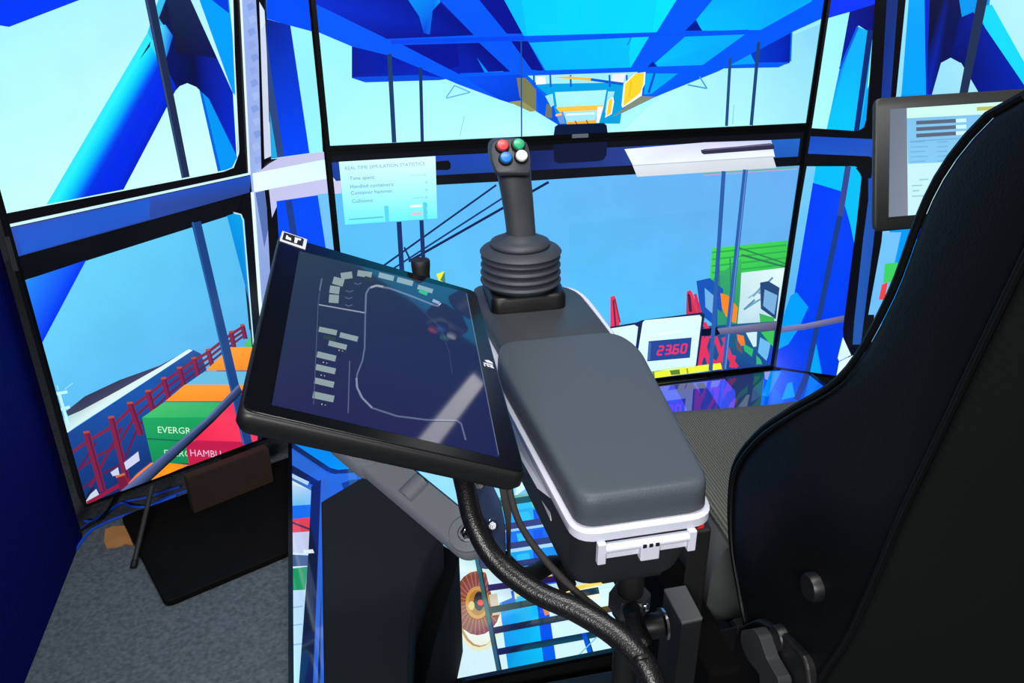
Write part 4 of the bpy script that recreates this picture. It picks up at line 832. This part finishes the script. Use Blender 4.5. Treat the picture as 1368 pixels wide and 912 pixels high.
# ================================================================== seat
XS, XC = .455, .72
zt = [.74, .81, .846, .908, .979, 1.023, 1.091, 1.149, 1.232, 1.327, 1.432, 1.491, 1.514, 1.53]
yW = [.66, .702, .732, .774, .792, .786, .744, .692, .615, .574, .55, .514, .48, .452]
yS = [.575, .562, .556, .546, .525, .516, .504, .495, .478, .459, .437, .425, .420, .418]
def interp(z, A):
    for i in range(len(zt)-1):
        if z <= zt[i+1]:
            h_ = zt[i+1]-zt[i]; t = (z-zt[i])/h_
            m0 = (A[i+1]-A[i-1])/(zt[i+1]-zt[i-1]) if i else (A[1]-A[0])/h_
            m1 = (A[i+2]-A[i])/(zt[i+2]-zt[i]) if i+2 < len(A) else (A[i+1]-A[i])/h_
            return A[i]*(2*t**3-3*t*t+1)+m0*h_*(t**3-2*t*t+t)+A[i+1]*(3*t*t-2*t**3)+m1*h_*(t**3-t*t)
    return A[-1]
def back_ring(z, k=1):
    w, s = interp(z, yW), interp(z, yS); x0 = XS; m = max(.02, (w-s))
    half = [(XC, s-.028), (XC-.13, s-.026), (x0+.045, s-.016), (x0+.008, s-.004), (x0, s+.006), (x0-.004, s+.3*m), (x0-.002, s+.75*m), (x0+.003, w-.008), (x0+.02, w), (x0+.05, w-.012*min(1, m/.1)), (x0+.085, s+.55*m), (x0+.13, s+.32*m+.02), (XC, s+.06)]
    full = half+[(2*XC-x, y) for x, y in half[-2:0:-1]]
    return [Vector((XC+(x-XC)*k, y, z)) for x, y in full]
def smooth_ring(R):
    n = len(R); out = []
    for i in range(n):
        p0, p1, p2, p3 = R[i-1], R[i], R[(i+1) % n], R[(i+2) % n]
        for t in (0, .33, .67):
            out.append(.5*((2*p1)+(p2-p0)*t+(2*p0-5*p1+4*p2-p3)*t*t+(3*p1-p0-3*p2+p3)*t**3))
    return out
ST = thing('operator_chair', 'high-backed black operator seat seen from behind', 'chair', (XC, .8, 0))
zl = [.74+(1.53-.74)*i/44 for i in range(45)]
br_ = [smooth_ring(back_ring(z)) for z in zl]
cent = Vector((XC, .46, 1.545)); br_ += [[p*.75+Vector((XC, p.y, 1.552))*.25 for p in br_[-1]], [p*.3+Vector((XC, .44, 1.562))*.7 for p in br_[-1]]]
obj('backrest', loft(br_), 'seatb', ST, smooth=70)
# rear cloth panel framed by the seam
pan = []
for z in [.745+(1.5-.745)*i/30 for i in range(31)]:
    s = interp(z, yS); pan.append([Vector((x, y, z)) for x, y in ((XS+.003, s-.001), (XS+.0065, s-.0075), (XS+.045, s-.0195), (XC-.13, s-.0295), (XC, s-.0315), (XC+.13, s-.0295), (2*XC-XS-.045, s-.0195), (2*XC-XS-.0065, s-.0075), (2*XC-XS-.003, s-.001))])
bm = bmesh.new(); add_loft(bm, pan, caps=False, closed=False)
o_ = obj('back_panel', bm, 'seatf', ST, smooth=80, label='dark cloth rear panel'); md = o_.modifiers.new('thick', 'SOLIDIFY'); md.thickness = .004; md.offset = 0
for mx in (lambda x: x, lambda x: 2*XC-x):
    obj('seam', tube([(mx(XS-.001), interp(z, yS)+.002, z) for z in zl[1:-1]], .0022, 8, 0), 'seatb', ST)
    obj('piping', tube([(mx(XS+.004), interp(z, yW)-.001, z) for z in zl[2:-1]], .0036, 8, 0), 'seatb', ST)
    obj('stitched_welt', tube([(mx(XS-.0005), interp(z, yW)-.012, z) for z in zl[6:30]], lambda t: .0026*min(1, t*5, (1-t)*3)+.0003, 8, 0), 'seatb', ST)
# cushion
def cush(y, zt_, k=0):
    return [Vector((x, y, z)) for x, z in ((XS+.015, .74), (XS-.004, .77), (XS-.002, zt_-.055), (XS+.012, zt_-.02), (XS+.03, zt_-.004), (XS+.05, zt_-.002), (XC, zt_-.012), (2*XC-XS-.05, zt_-.002), (2*XC-XS-.03, zt_-.004), (2*XC-XS-.012, zt_-.02), (2*XC-XS+.002, zt_-.055), (2*XC-XS+.004, .77), (2*XC-XS-.015, .74))]
cl_ = [(.80, .886), (.83, .888), (.95, .891), (1.05, .894), (1.1, .894), (1.125, .888), (1.14, .872), (1.146, .84)]
obj('cushion', loft([cush(y, z) for y, z in cl_]), 'seatl', ST, smooth=60)
cp_ = []
for y, z in cl_[:-1]:
    cp_.append([Vector((x, y, z+dz)) for x, dz in ((XS+.02, -.012), (XS+.032, -.002), (XS+.055, .001), (XC, -.009), (2*XC-XS-.055, .001), (2*XC-XS-.036, -.001))])
bm = bmesh.new(); add_loft(bm, cp_, caps=False, closed=False)
o_ = obj('cushion_panel', bm, 'seatg', ST, smooth=80, label='ribbed grey cloth seat panel'); md = o_.modifiers.new('thick', 'SOLIDIFY'); md.thickness = .004; md.offset = 0
obj('side_rail', box((.425, .93, .70), .05, .5, .16), 'boxd', ST, smooth=None, bev=.006)
obj('seat_pan', box((XC, .88, .71), .46, .5, .058), 'blk', ST, smooth=None, bev=.01)
obj('pedestal', lathe((XC, .85, 0), (0, 0, 1), [(0, 0), (.2, 0), (.2, .02), (.09, .04), (.075, .1), (.075, .6), (.11, .66), (.11, .68), (0, .68)], 32), 'blk', ST)
for x, y in ((1090, 783), (1046, 851)):
    p = onx(x, y, XS-.004); obj('cap', lathe(p+Vector((.006, 0, 0)), (-1, 0, 0), [(0, 0), (.0155, 0), (.0155, .012), (.0135, .016), (0, .017)], 24), 'satin', ST, label='round glossy cap')
# recliner: cover plate and lever at the foot of the backrest
pl = [onx(x, y, XS-.012) for x, y in ((985, 838), (1010, 826), (1040, 842), (1075, 880), (1085, 960), (1000, 960), (972, 900))]
obj('recliner_cover', prism(fillet(pl, .012, 4), (.016, 0, 0)), 'satin', ST, smooth=None, bev=.004)
lv = [onx(x, y, XS-.03) for x, y in ((990, 842), (1006, 839), (1014, 850), (1024, 880), (1040, 908), (1044, 960), (1018, 960), (1014, 900), (998, 880), (989, 858))]
obj('recliner_lever', prism(fillet(lv, .004, 3), (.016, 0, 0)), 'lever', ST, smooth=None, bev=.004, seg=4)
sb = [onx(x, y, XS-.01) for x, y in ((938, 846), (985, 836), (985, 960), (930, 960))]
obj('side_cover', prism(sb, (.01, 0, 0)), 'blk', ST, smooth=None, bev=.002)
# ---- seat-side bits
pt = [onz(x, y, .87) for x, y in ((887, 786), (916, 781), (939, 825), (911, 831))]
tp = thing('square_post', 'square black steel post with a flat grey top behind the armrest clamp', 'post', (sum(p.x for p in pt)/4, sum(p.y for p in pt)/4, 0))
obj('shaft', prism([p-EZ*.004 for p in pt], (0, 0, -.866)), 'blk', tp, smooth=None, bev=.002)
obj('top_plate', prism(pt, (0, 0, -.004)), 'topg', tp, smooth=None, bev=.001, label='flat grey top')
bx = thing('belt_buckle', 'black belt buckle box with a red press button beside the seat cushion', 'buckle', (.418, .745, .82))
zb_ = .945
bp_ = [onz(x, y, zb_) for x, y in ((921, 712), (951, 707), (944, 690), (924, 695))]
obj('shell', prism([bp_[0], bp_[1], bp_[2], bp_[3]], (0, 0, -.15)), 'blk', bx, smooth=None, bev=.003)
obj('release_button', prism([onz(x, y, zb_+.001) for x, y in ((924, 709), (940, 705), (935, 696), (928, 697))], (0, 0, .005)), 'red', bx, smooth=None, label='red button')

# ================================================================== grey operator monitor on the right
nT = ray(1170, 131).cross(ray(1368, 118.5)); nB = ray(1168, 311).cross(ray(1215, 306.8)); nL = ray(1170, 131).cross(ray(1168, 311))
mw = nT.cross(nB).normalized(); mw = mw if mw.x > 0 else -mw
mh = nL.cross(mw).normalized(); mh = mh if mh.z > 0 else -mh
mn = mw.cross(mh)
mo = dep(1170, 131, 1.25)
MP = lambda x, y: onp(x, y, mo, mn)
hgt = (MP(1169, 310)-mo).length
tM = thing('operator_monitor', 'dark grey operator monitor partly hidden behind the seat backrest', 'monitor', (1.0, 1.16, 0))
MQ = lambda u, v, d=0: mo+mw*u+mh*v+mn*d
W_ = .335
mr = lambda k, d: fillet([MQ(-k, -hgt-k, d), MQ(W_+k, -hgt-k, d), MQ(W_+k, k, d), MQ(-k, k, d)], .012, 5)
obj('housing', loft([mr(-.03, -.034), mr(-.014, -.02), mr(-.002, -.011), mr(0, -.006), mr(0, -.002), mr(-.002, 0)]), 'monf', tM, smooth=50)
p0, p1 = MP(1187, 290), MP(1186.5, 146)
q0 = ((p0-mo).dot(mw), (p0-mo).dot(mh)); q1 = ((p1-mo).dot(mw), (p1-mo).dot(mh))
S = Picture(MQ(q0[0], q0[1], .0006), mw, mh, W_-2*q0[0], q1[1]-q0[1], 1e-5)
S.fill((196, 240, 244))
S.poly([(1150, 100), (1211, 100), (1213, 300), (1150, 300)], [(100, 108, 124), (112, 120, 136), (128, 138, 156), (112, 122, 140)])
S.poly([(1211, 100), (1500, 90), (1500, 143), (1211.5, 158)], (206, 252, 240)); S.poly([(1305, 143), (1480, 132), (1480, 139), (1305, 148)], (186, 190, 100))
S.grad([(1211.5, 158), (1500, 143), (1500, 205), (1213, 219)], [(130, 196, 240), (120, 190, 236), (140, 206, 244), (130, 200, 240)], 4)
for k in range(3):
    S.line((1224, 164+k*8.6), (1277, 161.2+k*8.4), 5, (92, 104, 128)); S.line((1277, 161.2+k*8.4), (1291, 160.5+k*8.4), 5, (206, 246, 250))
for k in range(5): S.line((1216, 190+k*6.5), (1236+k % 2*4, 189+k*6.5), 1.4, (112, 178, 220)); S.line((1252, 190+k*6.3), (1266, 189+k*6.3), 1.4, (112, 178, 220))
S.line((1215, 189), (1280, 185), 1, (104, 164, 210))
for x, y, w in ((1228, 240, 12), (1218, 248, 14), (1219, 255, 9), (1218, 262, 19)): S.line((x, y), (x+w, y-.6), 1.6, (150, 200, 210))
S.build('screen_picture', 'screen', tM)
obj('stand', tube([MQ(W_*.6, -hgt*.5, -.02), (1.12, 1.21, 1.24), (1.16, 1.185, 1.1), (1.16, 1.185, .9), (1.16, 1.185, .01)], .02, 16, 6), 'blk', tM)
obj('stand_foot', box((1.16, 1.14, .01), .2, .18, .02), 'blk', tM, smooth=None, bev=.004)

# ================================================================== black cloth box in front of the arm rest
topO = [(.034, .92), (.040, 1.0), (.052, 1.10), (.069, 1.2), (.105, 1.30), (.15, 1.388), (.10, 1.53), (.034, 1.655), (-.099, 1.55), (-.099, .92)]
nar = lambda P, z: [Vector((x, y, z)) for x, y in P]
tB = thing('cloth_covered_box', 'black cloth-covered box with a curved right side standing on the floor display', 'box', (0, 1.2, .1))
obj('body', prism(nar([(-.095, .93), (.03, .93), (.05, 1.03), (.115, 1.23), (.165, 1.36), (.19, 1.435), (.12, 1.54), (.032, 1.64), (-.095, 1.54)], .099), (0, 0, .29)), 'boxd', tB, smooth=None, bev=.004)
obj('top', loft([nar(topO, .39), nar(topO, .495), nar(inset(topO, .004), .5)]), 'boxf', tB, smooth=20, label='coarse dark cloth top with a curved cut')
# frame rail of the rig along the near edge of the floor display
tag(obj('frame_rail', box((.76, 1.28, .05), 1.1, .05, .1), 'blk', smooth=None, bev=.004), 'low black frame rail along the near edge of the floor display', 'rail')

# ================================================================== things on the carpet at the left
c0 = onz(220, 805, .022); c1 = onz(385, 736, .022); u_ = (c1-c0); u_.z = 0; u_.normalize(); v_ = Vector((-u_.y, u_.x, 0)); c0.z = .001
tag(obj('stand_base', prism(fillet([c0, c0+u_*.75, c0+u_*.75+v_*.47, c0+v_*.47], [.025, .02, .02, .02], 5), (0, 0, .021)), 'board', smooth=None, bev=.004), 'wide black base board lying on the carpet under the left display', 'base board')
k0 = onz(260, 686, .0225); k1 = onz(366, 643, .0225); ku = (k1-k0).normalized(); kv = Vector((-ku.y, ku.x, 0)); kl = (k1-k0).length
bmk = bmesh.new(); add_prism(bmk, [k0, k1, k1+kv*.035, k0+kv*.035], (0, 0, .13))
tK = thing('carton', 'dim flat brown carton standing on edge on the black base board', 'carton', k0)
obj('carton_body', bmk, 'carton', tK, smooth=None, bev=.002)
bmk = bmesh.new(); kt = k0+EZ*.1305
add_prism(bmk, [kt+ku*.004, kt+ku*(kl-.004), kt+ku*(kl-.004)+kv*.018, kt+ku*.004+kv*.018], (0, 0, .002)); obj('flap', bmk, 'carton', tK, smooth=None)
r0 = onz(178, 757, .0095); r1 = onz(203, 650, .125)
tR_ = tag(obj('support_rod', tube([r0, r1], .0075, 12, 0), 'rod'), 'thin dark rod leaning from the carpet to the left display', 'rod')
obj('rubber_tip', tube([r0+(r1-r0).normalized()*-.002, r0+(r1-r0).normalized()*.02], .0092, 12, 0), 'blk', tR_)
cb = [onz(x, y, .001) for x, y in ((141, 708), (150, 704), (168, 703), (178, 729), (168, 727), (158, 731), (143, 733), (139, 724))]
tag(obj('cardboard_scrap', prism(cb, (0, 0, .004)), 'card', smooth=None), 'torn tan cardboard scrap on the carpet', 'cardboard')
def fl(pts, z=.004): return [onz(x, y, z) for x, y in pts]
tag(obj('network_cable', tube(fl(((93, 745), (110, 722), (125, 706), (160, 690), (190, 682), (215, 668), (250, 655), (290, 640))), .0045, 8, 6), 'bcab'), 'blue network cable running from the blue wall toward the carton', 'cable', 'blue network cables on the carpet')
tag(obj('network_cable', tube(fl(((104, 710), (118, 700), (133, 690), (165, 671), (195, 664), (240, 650)),   .0115), .0045, 8, 6), 'bcab'), 'blue network cable looping closest behind the left display corner', 'cable', 'blue network cables on the carpet')
tag(obj('network_cable', tube(fl(((112, 696), (130, 694), (160, 672), (176, 676), (200, 676), (235, 662)), .0185), .004, 8, 6), 'bcab'), 'thin blue network cable crossing between the other two', 'cable', 'blue network cables on the carpet')
tag(obj('black_cable', tube(fl(((105, 711), (120, 700), (132, 694), (145, 680), (155, 662)), .027), .0045, 8, 6), 'satin'), 'black cable crossing the blue ones by the wall', 'cable')
